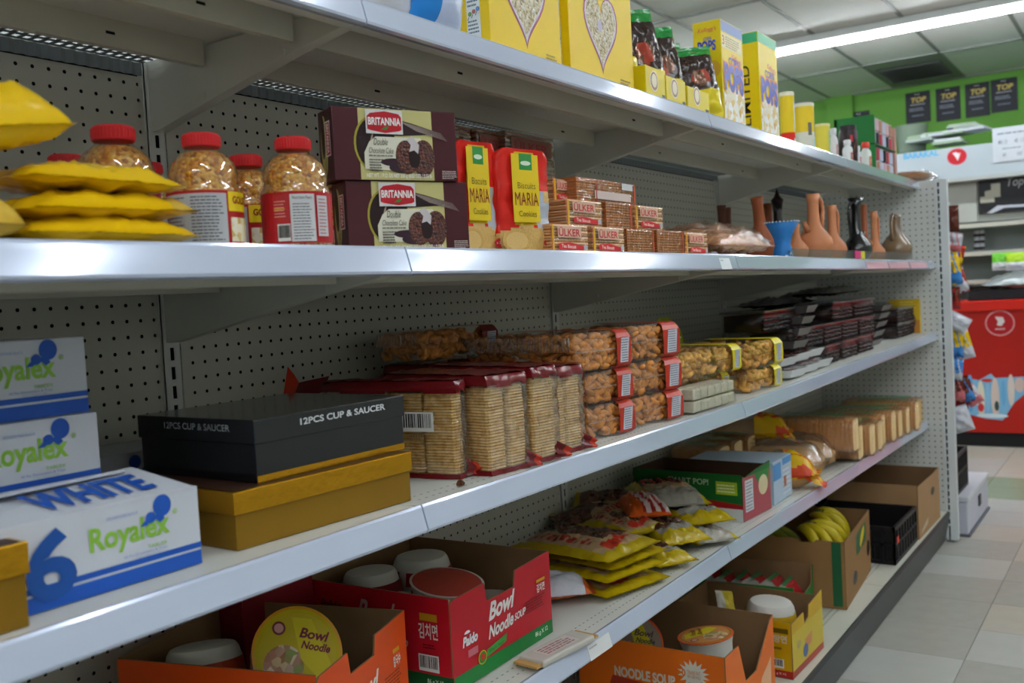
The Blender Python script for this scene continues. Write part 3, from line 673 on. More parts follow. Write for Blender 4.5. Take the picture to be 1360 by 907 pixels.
# chocolate cake cartons
mar = M('#4a2026', .32, var=.03)
def cake(P0, rzdeg, z, lab, wd=.194, dp=.056, h=.1025):
    a = R(rzdeg); P1 = (P0[0]+wd*math.cos(a), P0[1]+wd*math.sin(a))
    t, _ = boxthing('cake_box', lab, 'box', (P0[0], P0[1], z), P1, dp, h, mar, 'chocolate cake boxes')
    for nm, fr, W_ in (('printed_front', F_front(), wd),):
        p = Print(lambda u, v, hh, q=h/.0795: (u, -hh, v*q)); k = W_/.19; h0 = h; h = .0795
        p.rect(.038*k, .0006, .151*k, h-.0006, '#c9c282')
        p.ell(.060*k, .040, .030*k, .031, '#a9a03c'); p.ell(.063*k, .040, .030*k, .030, '#2b1a1c'); p.poly([(.05*k, .032), (.056*k, .048), (.060*k, .054), (.058*k, .046), (.053*k, .034)], '#b9a08c')
        p.poly([(.048*k, .067), (.085*k, .070), (.12*k, .064), (.158*k, .056), (.172*k, .050), (.160*k, .054), (.14*k, .052), (.10*k, .050), (.06*k, .050)], '#2c1b1f')
        for q in range(7): p.poly([((.10+.004*q)*k, .0665-.0016*q), ((.165+.0015*q)*k, .0545-.0014*q), ((.165+.0015*q)*k, .0540-.0014*q), ((.10+.004*q)*k, .0655-.0016*q)], '#8a7a74')
        p.poly([(.044*k, .012), (.044*k, .030), (.052*k, .042), (.062*k, .048), (.13*k, .048), (.142*k, .04), (.142*k, .020), (.12*k, .010)], '#e2e0cc')
        p.ell(.088*k, .020, .020*k, .0045, '#3a2330'); p.ell(.102*k, .014, .022*k, .006, '#34222c')
        choc = cells(['#3a1710', '#6a2e18', '#4c2014', '#2e120e'], 260, .5, .5, 'chocolate_sponge')
        p.ell(.108*k, .026, .017*k, .019, choc, rot=15); p.ell(.134*k, .025, .018*k, .021, choc, rot=-10); p.ell(.120*k, .026, .009*k, .012, '#2a1a1c'); p.poly([(.108*k, .046), (.115*k, .040), (.112*k, .032), (.120*k, .034), (.126*k, .030), (.128*k, .040), (.118*k, .050)], '#cfc6c8')
        p.rect(.048*k, .051, .104*k, .0775, '#d9dad8'); p.poly([(.050*k, .056), (.050*k, .070), (.055*k, .0735), (.077*k, .076), (.098*k, .0735), (.102*k, .070), (.102*k, .056), (.098*k, .0545), (.077*k, .052), (.055*k, .0545)], '#b8202c')
        p.text('BRITANNIA', .0515*k, .0605, .0495*k, .0085, '#f2f2f0', bold=.03); p.poly([(.07*k, .0555), (.078*k, .0595), (.083*k, .0590), (.078*k, .0555)], '#3f8a3a')
        p.text('Double', .058*k, .0385, .021*k, .0075, '#2a2326', shear=.15, bold=-.004); p.text('Chocolate Cake', .050*k, .0295, .037*k, .0062, '#2a2326', shear=.15, bold=-.004)
        p.lines(.050*k, .0255, .088*k, .0285, 1, '#6a6460', seed=3); p.lines(.050*k, .009, .072*k, .024, 5, '#55504c', seed=4)
        p.text('NET WT. / P.O. DS NET 250 g (8.82 OZ) / 0.55 lb', .045*k, .0015, .100*k, .0058, '#f0efe8', bold=.02)
        p.lines(.162*k, .002, .186*k, .012, 5, '#c9b8b4', seed=8)
        p.build(nm, t); h = h0
    p = Print(F_left(dp)); p.ell(dp*.4, h*.5, dp*.22, h*.42, '#b8b060'); p.ell(dp*.34, h*.62, dp*.12, h*.3, '#22181a'); p.text('Double', dp*.45, h*.12, .018, .006, '#6a5a30', rot=80)
    p.rect(dp*.52, h*.34, dp*.86, h*.82, '#d9dad8'); p.rect(dp*.56, h*.36, dp*.82, h*.80, '#b8202c'); p.text('BRITANNIA', dp*.61, h*.78, h*.4, dp*.16, '#f2f2f0', rot=-90, bold=.02)
    p.build('printed_side', t); return t
cake((.000, .101), -25.5, ZB(0), 'lower chocolate cake box of the stacked pair')
cake((-.016, .104), -25.5, ZB(0)+.103, 'upper chocolate cake box of the stacked pair')
print('PINFO', [tuple(round(c, 3) for c in at_y(u, y)) for u, y in ((272, .105), (393, .058), (329, .2))])

# ---------------------------------------------------------------- shelf B, right half: biscuit packets, clay pots
# tall packs of round biscuits
bis_m = [M('#d8261c', .25, bump=.3, bs=30), M('#e6c21a', .25, bump=.2), M('#d9b26a', .5, bump=.4, bs=200), M('#b9c0cc', .25, bump=.2), M('#c0a05a', .4)]
def maria(P, rz, w_, h, lab, seed):
    t = thing('biscuit_packet', lab, 'biscuits', (P[0], P[1], ZB(P[0])), rz, 'tall red and yellow biscuit packets')
    g = G()
    def fn(u, v):     # u around the pack, v up
        a = 2*math.pi*u; r_ = .5; cx, cy = math.cos(a), math.sin(a)
        k = 1/max(abs(cx), abs(cy))**.75
        pin = 1-max(0, (v-.93)/.07)*.25-max(0, (.04-v)/.04)*.15
        dpt = .055*(1-max(0, (v-.90)/.10)*.9)
        nz = noise.noise(Vector((u*9+seed, v*7, seed)))*.0035
        return (w_/2+cx*k*(w_/2)*.86*pin+cx*nz, dpt/2+.02+cy*k*dpt*.5*.86+cy*nz*2, h*v)
    def mf(u, v):
        a = (u*360-270+540) % 360-180     # 0 = front (-y)
        x = a/45
        if abs(x) < .42 and .28 < v < .97: return 1
        if v < .30-.09*abs(x): return 2
        if x > .5 and v < .5: return 3 if v > .2+(.06*math.sin(x*9)) else 2
        if x > .42 and v < .62: return 2 if math.sin(x*14) > 0 else 3
        return 0
    g.grid(fn, 48, 36, mf); g.build('wrapper', bis_m, t, smooth=True)
    f = lambda u, v, hh: (u, .0215-hh-.0005, v)
    p = Print(lambda u, v, hh: (u, .019-hh, v))
    p.rect(w_*.28, h*.30, w_*.70, h*.95, '#e8c81e'); p.rect(w_*.40, h*.80, w_*.60, h*.955, '#2f8a3c'); p.ell(w_*.5, h*.865, w_*.08, h*.022, '#d9e8d0')
    p.text('Biscuits', w_*.36, h*.62, w_*.28, h*.06, '#7a6a20', bold=0); p.text('MARIA', w_*.31, h*.46, w_*.37, h*.125, '#8a2a1c', bold=0); p.text('Cookies', w_*.36, h*.355, w_*.28, h*.055, '#7a6a20', bold=0)
    p.ell(w_*.86, h*.10, w_*.13, h*.045, '#c22430'); p.text('x 200 g', w_*.77, h*.085, w_*.19, h*.03, '#f0d0d0')
    bc = M('#cfa65c', .6, bump=.4, bs=300); p.ell(w_*.3, h*.12, w_*.22, h*.11, bc); p.ell(w_*.3, h*.12, w_*.17, h*.085, M('#dcb873', .6, bump=.3, bs=300))
    p.build('label', t); return t
xs = [AY(u, 260, y).x for u, y in ((613, .075), (661, .06), (737, .05))]
maria((xs[0]+.0, .075), R(-8), .125, .186, 'tall red biscuit packet right beside the chocolate cake boxes', 3)
maria((xs[1]+.006, .055), R(-12), .155, .180, 'tall red biscuit packet with a yellow label, second from the cake boxes', 8)
# striped wafer biscuit packs
stripe = bpy.data.materials.new('stacked_wafers'); stripe.use_nodes = True
nt = stripe.node_tree; b_ = nt.nodes['Principled BSDF']; b_.inputs['Roughness'].default_value = .3
tc = nt.nodes.new('ShaderNodeTexCoord'); wv = nt.nodes.new('ShaderNodeTexWave'); wv.bands_direction = 'Z'; wv.inputs['Scale'].default_value = 30; wv.inputs['Distortion'].default_value = .6
cr = nt.nodes.new('ShaderNodeValToRGB'); cr.color_ramp.elements[0].color = lin('#cf9460'); cr.color_ramp.elements[0].position = .1; cr.color_ramp.elements[1].color = lin('#eebf92'); cr.color_ramp.elements[1].position = .45
nt.links.new(tc.outputs['Object'], wv.inputs['Vector']); nt.links.new(wv.outputs['Fac'], cr.inputs[0]); nt.links.new(cr.outputs[0], b_.inputs['Base Color'])
bp = nt.nodes.new('ShaderNodeBump'); bp.inputs['Strength'].default_value = .5; bp.inputs['Distance'].default_value = .003; nt.links.new(wv.outputs['Fac'], bp.inputs['Height']); nt.links.new(bp.outputs[0], b_.inputs['Normal'])
orange_end = M('#b9743a', .45, var=.15, vs_=60, bump=.5, bs=160)
def wafer(x0, x1, y, z, h, lab, kind='front', rz=0, dp=.075, logo=True):
    wd = x1-x0
    t = thing('wafer_packet', lab, 'biscuits', (x0, y, z), rz, 'see-through packs of striped wafer biscuits')
    # individual biscuit layers standing proud of each other
    g = G(); n_ = 10
    rr = random.Random(int(x0*100)+int(z*1000))
    for i in range(n_):
        a = h*i/n_; b = h*(i+.97)/n_; o_ = rr.uniform(-.001, .001)
        g.box((.002+o_, .003+o_, a+.001), (wd-.002+o_, dp-.002, b))
    g.build('biscuit_stack', [stripe if kind != 'end' else orange_end], t)['kind'] = 'stuff'
    q = G(); q.box((0, 0, 0), (wd, dp, h)); q.build('wrapper', film('#fff6ea', .13, .1, .9, 60), t, bevel=.003)
    if kind == 'front':
        p = Print(lambda u, v, hh: (u, -.0006-hh, v))
        p.rect(-.001, .001, .007, h*.98, '#d9a81e'); p.rect(-.003, .001, -.0005, h*.98, '#b8281e')
        if logo:
            p.rect(wd*.14, h*.54, wd*.76, h*.92, '#d8b49c'); p.text('ÜLKER', wd*.17, h*.58, wd*.56, h*.32, '#c8202c', bold=.018)
            p.poly([(wd*.15, h*.14), (wd*.16, h*.34), (wd*.45, h*.38), (wd*.84, h*.24), (wd*.80, h*.10), (wd*.45, h*.12)], '#cf2630'); p.text('Tea Biscuit', wd*.22, h*.19, wd*.38, h*.12, '#f2d9cf', bold=.02, rot=-2)
            p.ell(wd*.86, h*.22, wd*.05, h*.10, '#b9b9c2')
        p.build('label', t)
    else:
        p = Print(lambda u, v, hh: (u, -.0006-hh, v)); p.rect(wd-.010, .001, wd-.003, h*.98, '#b84a28'); p.build('label', t)
    return t
def wf(ua, ub, y, z, h, lab, kind='front', dp=.075, **k):
    return wafer(AY(ua, 300, y).x, AY(ub, 300, y).x-.003, y, z, h, lab, kind, dp=dp, **k)
zb0 = ZB(.6); H = .052
wf(732, 783, .035, zb0, H, 'wafer pack with red logo at the foot of the pile, touching the tall red packets')
wf(787, 831, .035, zb0, H, 'wafer pack with red logo, second along the bottom row')
wf(833, 869, .04, zb0, H, 'wafer pack turned with its plain orange end out, bottom row', 'end')
wf(873, 908, .04, zb0, H+.002, 'second wafer pack showing a plain end in the bottom row, by the last logo', 'end')
wf(910, 941, .04, zb0, H+.001, 'last wafer pack of the bottom row, next to the crumpled bags')
z1 = zb0+H+.001
wf(700, 751, .12, zb0, H*2-.006, 'wafer packs in the pile half hidden behind the tall red packets', dp=.07)
wf(754, 803, .056, z1, H*.96, 'wafer pack with red logo in the middle row on the left')
wf(807, 841, .05, z1, H, 'middle row wafer pack with a bare orange end', 'end')
wf(845, 883, .05, z1, H*.98, 'middle row wafer pack with pale logo, farthest along')
z2 = z1+H+.001
wf(738, 766, .12, z2, H*.9, 'wafer pack with half a logo, top row on the left')
t = wf(769, 847, .095, z2-.001, H, 'widest wafer pack lying across the top of the pile with a white band', 'end', dp=.07)
p = Print(lambda u, v, hh: (u, -.0006-hh, v)); W_ = .30; p.rect(.07, .012, .23, .028, '#d9c8c0'); p.rect(.19, .036, .24, .05, '#cfd2d2'); p.rect(.075, 0, .079, .05, '#a83224'); p.build('label', t)
# dim back row of wrapped wafer packs by the upright, reaching high
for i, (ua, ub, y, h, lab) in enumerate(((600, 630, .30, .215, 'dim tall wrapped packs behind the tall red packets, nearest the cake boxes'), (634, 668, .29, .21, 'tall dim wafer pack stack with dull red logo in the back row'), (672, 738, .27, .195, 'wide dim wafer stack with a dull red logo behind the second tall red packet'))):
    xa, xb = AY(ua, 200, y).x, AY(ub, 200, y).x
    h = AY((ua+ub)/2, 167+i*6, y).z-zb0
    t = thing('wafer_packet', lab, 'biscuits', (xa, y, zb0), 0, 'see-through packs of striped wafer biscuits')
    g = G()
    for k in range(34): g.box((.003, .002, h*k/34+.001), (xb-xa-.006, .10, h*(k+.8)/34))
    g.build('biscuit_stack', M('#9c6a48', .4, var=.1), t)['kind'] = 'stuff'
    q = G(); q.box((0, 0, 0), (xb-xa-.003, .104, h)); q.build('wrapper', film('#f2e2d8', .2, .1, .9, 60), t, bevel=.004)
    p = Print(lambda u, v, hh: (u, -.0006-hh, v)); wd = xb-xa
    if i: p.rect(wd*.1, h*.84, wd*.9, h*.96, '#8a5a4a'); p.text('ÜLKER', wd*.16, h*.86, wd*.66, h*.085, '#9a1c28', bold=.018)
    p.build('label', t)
wf(850, 880, .20, z1-.012, .055, 'brown wrapped pack leaning behind the pile beside the crumpled bags', 'end', dp=.05)
t = thing('carton', 'small grey white box at the back behind the crumpled bags', 'box', (AY(885, 290, .3).x, .30, zb0), R(-6)); g = G(); g.box((0, 0, 0), (.30, .12, .075)); g.build('body', M('#b9c4d0', .5), t, bevel=.002)
# crumpled see-through bags of crackers lying on the shelf
crk = M('#cfa27c', .45, var=.2, vs_=50, bump=.6, bs=120); crf = film('#fff2e6', .17, .08, 1.0, 70)
def crumple(P, rz, w_, l, t_, seed, lab):
    o = thing('cracker_bag', lab, 'bag', P, rz, 'crumpled clear cracker bags')
    pouch_grid(w_*.86, l*.86, t_*.8, seed, .006).build('crackers', crk, o, smooth=False)
    pouch_grid(w_, l, t_, seed+1, .010, nu=26, nv=26).build('wrapper', crf, o, smooth=True); return o
for (u, v, y, rz, w_, l, t_, lab) in ((905, 300, .22, 60, .15, .28, .055, 'crumpled clear bag behind the last wafer packs, darkest of the heap'), (940, 312, .15, 78, .15, .42, .06, 'large crumpled clear cracker bag on top of the heap by the clay pots'), (972, 330, .06, 88, .09, .40, .05, 'crumpled clear cracker bag lying along the shelf edge before the clay pots')):
    P = AY(u, v, y); crumple((P.x, y, ZB(P.x)+(.024 if v < 320 else .008)), R(rz), w_, l, t_, u, lab)

# clay coffee pots (round belly, long neck, loop handle, short spout)
clay = [M('#9c5432', .5, var=.14, vs_=16, bump=.15), M('#c9835a', .5, var=.08, vs_=16, bump=.15), M('#7a4a3c', .45, var=.1), M('#141416', .18, var=.1, coat=.5)]
glz = M('#7a6248', .22, var=.2, vs_=12, coat=.5); mouthm = M('#3a2a24', .8)
def pot(u, vtop, wpx, y, mat, lab, rz=0, tilt=(0, 0), handle=True, cap=None, flare=1.0, vb=None):
    p_ = AY(u, vtop, y); P = (p_.x, y); sc_ = (p_-CAM).dot(_f)/FPX; s = wpx*1.14*sc_/.109; z0_ = ZB(P[0]); Ht = (p_.z-z0_)/math.cos(max(abs(tilt[0]), abs(tilt[1])))
    if cap: Ht -= .06*s
    o = thing('coffee_pot', lab, 'coffee pot', (P[0], P[1], z0_), rz, 'long necked clay coffee pots', tilt[0], tilt[1])
    nz = .104*s; nn = max(.02, Ht-nz)
    prof = [(r_*s, z_*s) for r_, z_ in [(.022, 0), (.036, .006), (.050, .025), (.0545, .044), (.050, .063), (.036, .082), (.024, .096)]]+[(.0185*s, nz+.1*nn), (.0165*s, nz+.45*nn), (.0165*s, nz+.75*nn), (.0195*s*flare, nz+nn), (.0160*s*flare, nz+nn), (.011*s, nz+.8*nn)]
    g = G(); g.lathe(prof, 28); g.build('body', mat, o, smooth=True)
    if handle:
        t1 = nz+.82*nn
        g = G(); g.tube([(.014*s, 0, t1), (.030*s, 0, t1+.010*s), (.045*s, 0, t1-.004*s), (.052*s, 0, t1-.028*s), (.050*s, 0, max(.085*s, t1-.052*s)), (.040*s, 0, .076*s)], [.006*s, .0065*s, .0065*s, .006*s, .006*s, .007*s], 10); g.build('handle', mat, o, smooth=True)
        g = G(); g.tube([(-.030*s, 0, .084*s), (-.042*s, 0, .098*s), (-.050*s, 0, .112*s)], [.010*s, .007*s, .0055*s], 10); g.build('spout', mat, o, smooth=True)
    if cap:
        h_ = nz+nn; g = G(); g.lathe([(.018*s, h_-.004), (.024*s, h_+.016*s), (.012*s, h_+.028*s), (.004*s, h_+.05*s), (0, h_+.062*s)], 16); g.build('stopper', cap, o, smooth=True)
    return o
pot(958, 273, 30, .43, clay[2], 'dim brown pot neck at the back, nearest the grey white box', handle=False)
pot(977, 275, 26, .40, clay[2], 'thin brown pot neck in the back row, second from the grey white box', handle=False)
pot(1012, 266, 42, .19, clay[0], 'brown clay pot tilted towards the cracker bags', tilt=(0, R(-14)), handle=False)
pot(1016, 276, 34, .36, clay[0], 'brown clay pot with loop handle at the back above the blue vase', rz=R(190))
pot(1034, 271, 32, .32, clay[0], 'leaning reddish clay pot neck just behind the blue vase', tilt=(0, R(-9)), handle=False)
pot(1043, 249, 34, .27, clay[3], 'black pot with a pointed stopper behind the blue vase', handle=False, cap=M('#2a1218', .3))
pot(1057, 298, 27, .11, clay[1], 'small pale clay pot squeezed between the blue vase and the tall jug', handle=False)
pot(1079, 258, 43, .08, clay[1], 'tallest orange clay jug with a loop handle right of the blue vase', rz=R(-15))
pot(1086, 256, 34, .30, clay[3], 'black pot with wide mouth behind the tallest orange jug', handle=False, cap=M('#1c1416', .3), flare=1.3)
pot(1104, 273, 32, .09, clay[1], 'orange clay jug standing second from the tallest jug', rz=R(-12))
pot(1136, 263, 34, .09, clay[3], 'shiny black clay pot with stickers at its foot', rz=R(165), flare=1.5)
pot(1146, 272, 26, .17, clay[0], 'brown clay neck between the shiny black pot and the glazed jug', handle=False)
pot(1160, 281, 24, .10, clay[1], 'orange clay jug next to the shiny black pot', rz=R(-14))
pot(1177, 268, 28, .28, clay[3], 'black pot with flared mouth in the far back corner', flare=1.9, rz=R(-20))
pot(1189, 285, 36, .08, glz, 'brown glazed jug with loop handle turned towards the aisle', rz=R(-185))
pot(1207, 279, 22, .12, clay[1], 'orange clay jug at the far end beside the end panel', handle=False)
# blue flared vase
vb = AY(1040, 340, .075)
o = thing('vase', 'blue flared vase with white frilled rim among the clay pots', 'vase', (vb.x, .075, ZB(vb.x)))
s_ = (Vector((vb.x, .075, 0))-CAM).dot(_f)/FPX
g = G(); g.lathe([(12*s_, 0), (13.5*s_, 4*s_), (12*s_, 13*s_), (10*s_, 20*s_), (11.5*s_, 28*s_), (16*s_, 38*s_), (22.5*s_, 49*s_), (21.5*s_, 49*s_), (14*s_, 37*s_), (8*s_, 24*s_)], 30); g.build('body', M('#2f7cc4', .4, var=.12, vs_=40, bump=.2), o, smooth=True)
g = G()
for k in range(28):
    a = 2*math.pi*k/28; g.lathe([(0, 0), (1.3*s_, .8*s_), (1.3*s_, 1.6*s_), (0, 2.4*s_)], 6, 0, (22*s_*math.cos(a), 22*s_*math.sin(a), 47.6*s_))
g.build('frilled_rim', M('#dfe8ee', .5), o)
p = Print(lambda u, v, hh: ((13.4*s_+hh*3)*math.cos(-math.pi/2+u/(13*s_)), (13.4*s_+hh*3)*math.sin(-math.pi/2+u/(13*s_)), v)); 
for k in range(9): p.ell(-12*s_+k*3.1*s_, (4+(k*5) % 7)*s_, 2*s_, 1.3*s_, ('#e8ecee', '#3a4a5c', '#d9c9a0')[k % 3], 8, rot=k*40)
p.build('painted_flowers', o)
# clear upright guard strip along the shelf edge before the pots
xa, xb = AY(1052, 335, .012).x, AY(1212, 335, .012).x
g = G(); g.box((0, 0, 0), (xb-xa, .002, .030)); t = thing('guard_strip', 'clear plastic guard strip standing along the shelf edge before the clay pots', 'shelf guard', (xa, .012, ZB(xb)+.004)); g.build('panel', film('#eef2f6', .12, .3, .1), t)
for a, b, c, lab in ((1136, 1144, '#e8408c', 'pink sticker at the foot of the shiny black pot'), (1144, 1149, '#e2dc3a', 'yellow green sticker at the foot of the shiny black pot')):
    x0, x1 = AY(a, 340, .009).x, AY(b, 340, .009).x
    t = thing('sticker', lab, 'label', (x0, .0095, ZB(x0)+.004)); g = G(); g.box((0, 0, 0), (x1-x0, .001, .026)); g.build('paper', M(c, .5), t)
# loaf bag lying on top of the end panel
t = thing('bread_bag', 'long brown bread in a clear bag lying on top of the end panel', 'bread', (3.72, .10, .372), R(82))
g = G(); g.tube([(-.10, 0, 0), (-.06, 0, .003), (0, 0, .006), (.06, 0, .003), (.10, 0, 0)], [.008, .022, .026, .022, .008], 14); g.build('loaf', M('#a8754a', .6, var=.2, vs_=30, bump=.4), t, smooth=True)
pouch_grid(.26, .075, .05, 61, .007, T=Matrix.Translation((0, 0, -.02))).build('wrapper', clear_hi, t, smooth=True)

# ================================================================ SHELF C
def ZC(x): return zs('C', x)+.0006
roy_m = M('#cfd3dc', .42, var=.03, bump=.05)
def royal(P0, wd, dp, h, lab, rz=0, big6=False, flaps=False):
    t = thing('dinnerware_box', lab, 'box', P0, rz, 'white and blue dinnerware boxes')
    g = G()
    if flaps:
        for a, b in (((0,0,0),(wd,.003,h)), ((0,dp-.003,0),(wd,dp,h)), ((0,.003,0),(.003,dp-.003,h)), ((wd-.003,.003,0),(wd,dp-.003,h)), ((.003,.003,0),(wd-.003,dp-.003,.003))): g.box(a, b)
    else: g.box((0, 0, 0), (wd, dp, h))
    g.build('carton', roy_m, t, bevel=.0012)
    p = Print(F_front()); blue = '#1f55b4'; gr = '#8cc043'
    p.rect(.0005, .0005, wd-.0005, h*.185, blue); p.rect(.0005, h*.215, wd-.0005, h*.285, blue)
    e = wd-.133
    p.text('Royalex', e, h*.42, .094, h*.36, gr, bold=.028)
    p.ell(e+.086, h*.86, .0112, .0118, blue); p.ell(e+.071, h*.745, .0062, .0060, blue); p.poly([(e+.066, h*.74), (e+.058, h*.66), (e+.066, h*.66), (e+.078, h*.76)], blue); p.poly([(e+.074, h*.74), (e+.082, h*.66), (e+.088, h*.70), (e+.082, h*.80)], blue)
    p.text('DINNERWARE BLACK', e+.020, h*.83, .036, h*.035, '#7a8fc4', bold=0); p.text('®', e+.098, h*.72, .006, .006, gr)
    p.text('TABLEX', e+.065, h*.385, .024, h*.04, gr, bold=.01); p.text('45 Pcs Dinnerware & Trays', e+.036, h*.325, .052, h*.038, '#5f7fc0', bold=0); p.text('7 pcs / 8 pcs 2 set', e+.050, h*.297, .03, h*.02, '#5f7fc0', bold=0)
    if big6: p.text('6', .112, h*.10, .052, h*.80, '#1d4f9c', bold=.035)
    p.build('printed_front', t)
    if flaps:
        for nm, pts, prn in (('flap', [(.0, .001, h+.001), (wd*.98, -.001, h+.001), (wd*.93, .088, h+.020), (.02, .098, h+.012)], 0), ('flap', [(.012, dp, h+.003), (wd-.01, dp, h+.003), (wd*.86, dp*.50, h+.022), (wd*.5, dp*.44, h+.023), (.05, dp*.42, h+.022)], 1)):
            g = G(); k = len(pts); g.add(pts+[(a, b, c-.0025) for a, b, c in pts], [tuple(range(k)), tuple(range(2*k-1, k-1, -1))]+[(i, k+i, k+(i+1) % k, (i+1) % k) for i in range(k)]); g.build(nm, roy_m, t)
        P_ = Print(lambda u, v, hh: (u, v, h+.0025+.019*v/.088+hh)); P_.h = .001
        P_.text('Royalex', wd*.08, .016, wd*.26, .045, gr, bold=.02, shear=.1); P_.text('WHITE', wd*.45, .012, wd*.42, .05, blue, bold=.04)
        P_.build('printed_top', t)
    return t
zc = ZC(-.4)
royal((-.638, .054, zc), .313, .135, .0875, 'front dinnerware box with a large blue 6 and raised top flaps', R(-1), True, True)
sy = .205
royal((-.70, sy, zc), .355, .16, .077, 'lowest dinnerware box of the stack, hidden behind the front box', R(0))
royal((-.70, sy-.002, zc+.0775), .355, .16, .0925, 'middle dinnerware box of the stack against the back panel', R(-1))
royal((-.695, sy+.002, zc+.1705), .351, .16, .0895, 'topmost dinnerware box of the stack against the back panel', R(1))
P = AY(128, 625, .40); t, wd = boxthing('dinnerware_box', 'dim white and blue box deep behind the black carton', 'box', (P.x-.03, .39, zc), (P.x+.14, .39, zc), .11, .085, roy_m, 'white and blue dinnerware boxes')
p = Print(F_front()); p.ell(.12, .04, .03, .03, '#1f55b4'); p.ell(.085, .07, .01, .01, '#1f55b4'); p.build('printed_front', t)
# gold gift boxes with lids
gold = M('#d29a22', .22, metal=.9, bump=.10, bs=60, var=.08); gold_b = M('#8f6a1a', .38, metal=.45, bump=.06, bs=30, var=.05); brown_top = M('#3c2418', .5)
def goldbox(P0, wd, dp, h, lid, lab, rz=0):
    t = thing('gift_box', lab, 'box', P0, rz, 'golden cardboard boxes with lids')
    g = G(); g.box((.002, .002, 0), (wd-.002, dp-.002, h-.004)); g.build('box_base', gold_b, t, bevel=.001)
    g = G(); g.box((-.001, -.001, h-lid), (wd+.001, dp+.001, h)); g.build('lid', gold, t, bevel=.0012)
    p = Print(F_top(h)); p.rect(.004, .004, wd-.004, dp-.004, brown_top); p.build('printed_top', t); return t
goldbox((-.276, .048, zc), .302, .27, .0695, .027, 'golden box with lid under the black cup and saucer carton', R(-3.0))
goldbox((-.80, .030, zc), .262, .16, .079, .030, 'golden box corner at the left edge of the middle shelf', R(-2))
# black cup-and-saucer carton
blk = M('#0c0f13', .22, coat=.3, var=.1, bump=.05, bs=10)
zt_ = zc+.0705
t = thing('cup_carton', 'glossy black carton lettered for cups and saucers on the golden box', 'box', (-.2305, .058, zt_), R(-1.5))
wd, dp, h = .270, .235, .0775
g = G(); g.box((.002, .002, 0), (wd-.002, dp-.002, h-.003)); g.build('box_base', blk, t, bevel=.001)
g = G(); g.box((-.0005, -.0005, h-.030), (wd+.0005, dp+.0005, h)); g.build('lid', blk, t, bevel=.0012)
p = Print(lambda u, v, hh: (u, -.0005-hh, v)); p.text('12PCS CUP & SAUCER', wd*.27, h*.795, wd*.58, .0085, '#c9cccf', bold=.02); p.build('lettering', t)
p = Print(lambda u, v, hh: (-.0005-hh, dp-u, v)); p.text('12PCS CUP & SAUCER', dp*.25, h*.80, dp*.56, .0085, '#8b8f93', bold=.01); p.build('lettering', t)
p = Print(F_front(y=.002)); p.rect(.002, .0005, wd-.002, .009, gold); p.build('gold_trim', t)

# square cracker packs in film with dark red ends
ck = bpy.data.materials.new('cracker'); ck.use_nodes = True; nt = ck.node_tree; b_ = nt.nodes['Principled BSDF']; b_.inputs['Roughness'].default_value = .6
tc = nt.nodes.new('ShaderNodeTexCoord'); nz = nt.nodes.new('ShaderNodeTexNoise'); nz.inputs['Scale'].default_value = 90; cr = nt.nodes.new('ShaderNodeValToRGB')
cr.color_ramp.elements[0].color = lin('#c49a58'); cr.color_ramp.elements[0].position = .3; cr.color_ramp.elements[1].color = lin('#e2c890'); cr.color_ramp.elements[1].position = .6
nt.links.new(tc.outputs['Object'], nz.inputs['Vector']); nt.links.new(nz.outputs['Fac'], cr.inputs[0]); nt.links.new(cr.outputs[0], b_.inputs['Base Color'])
dred = M('#6e1318', .2, bump=.5, bs=40, var=.12); ored = M('#c83a20', .22, bump=.5, bs=40); pfilm = film('#fffaf4', .2, .07, 1.0, 45)
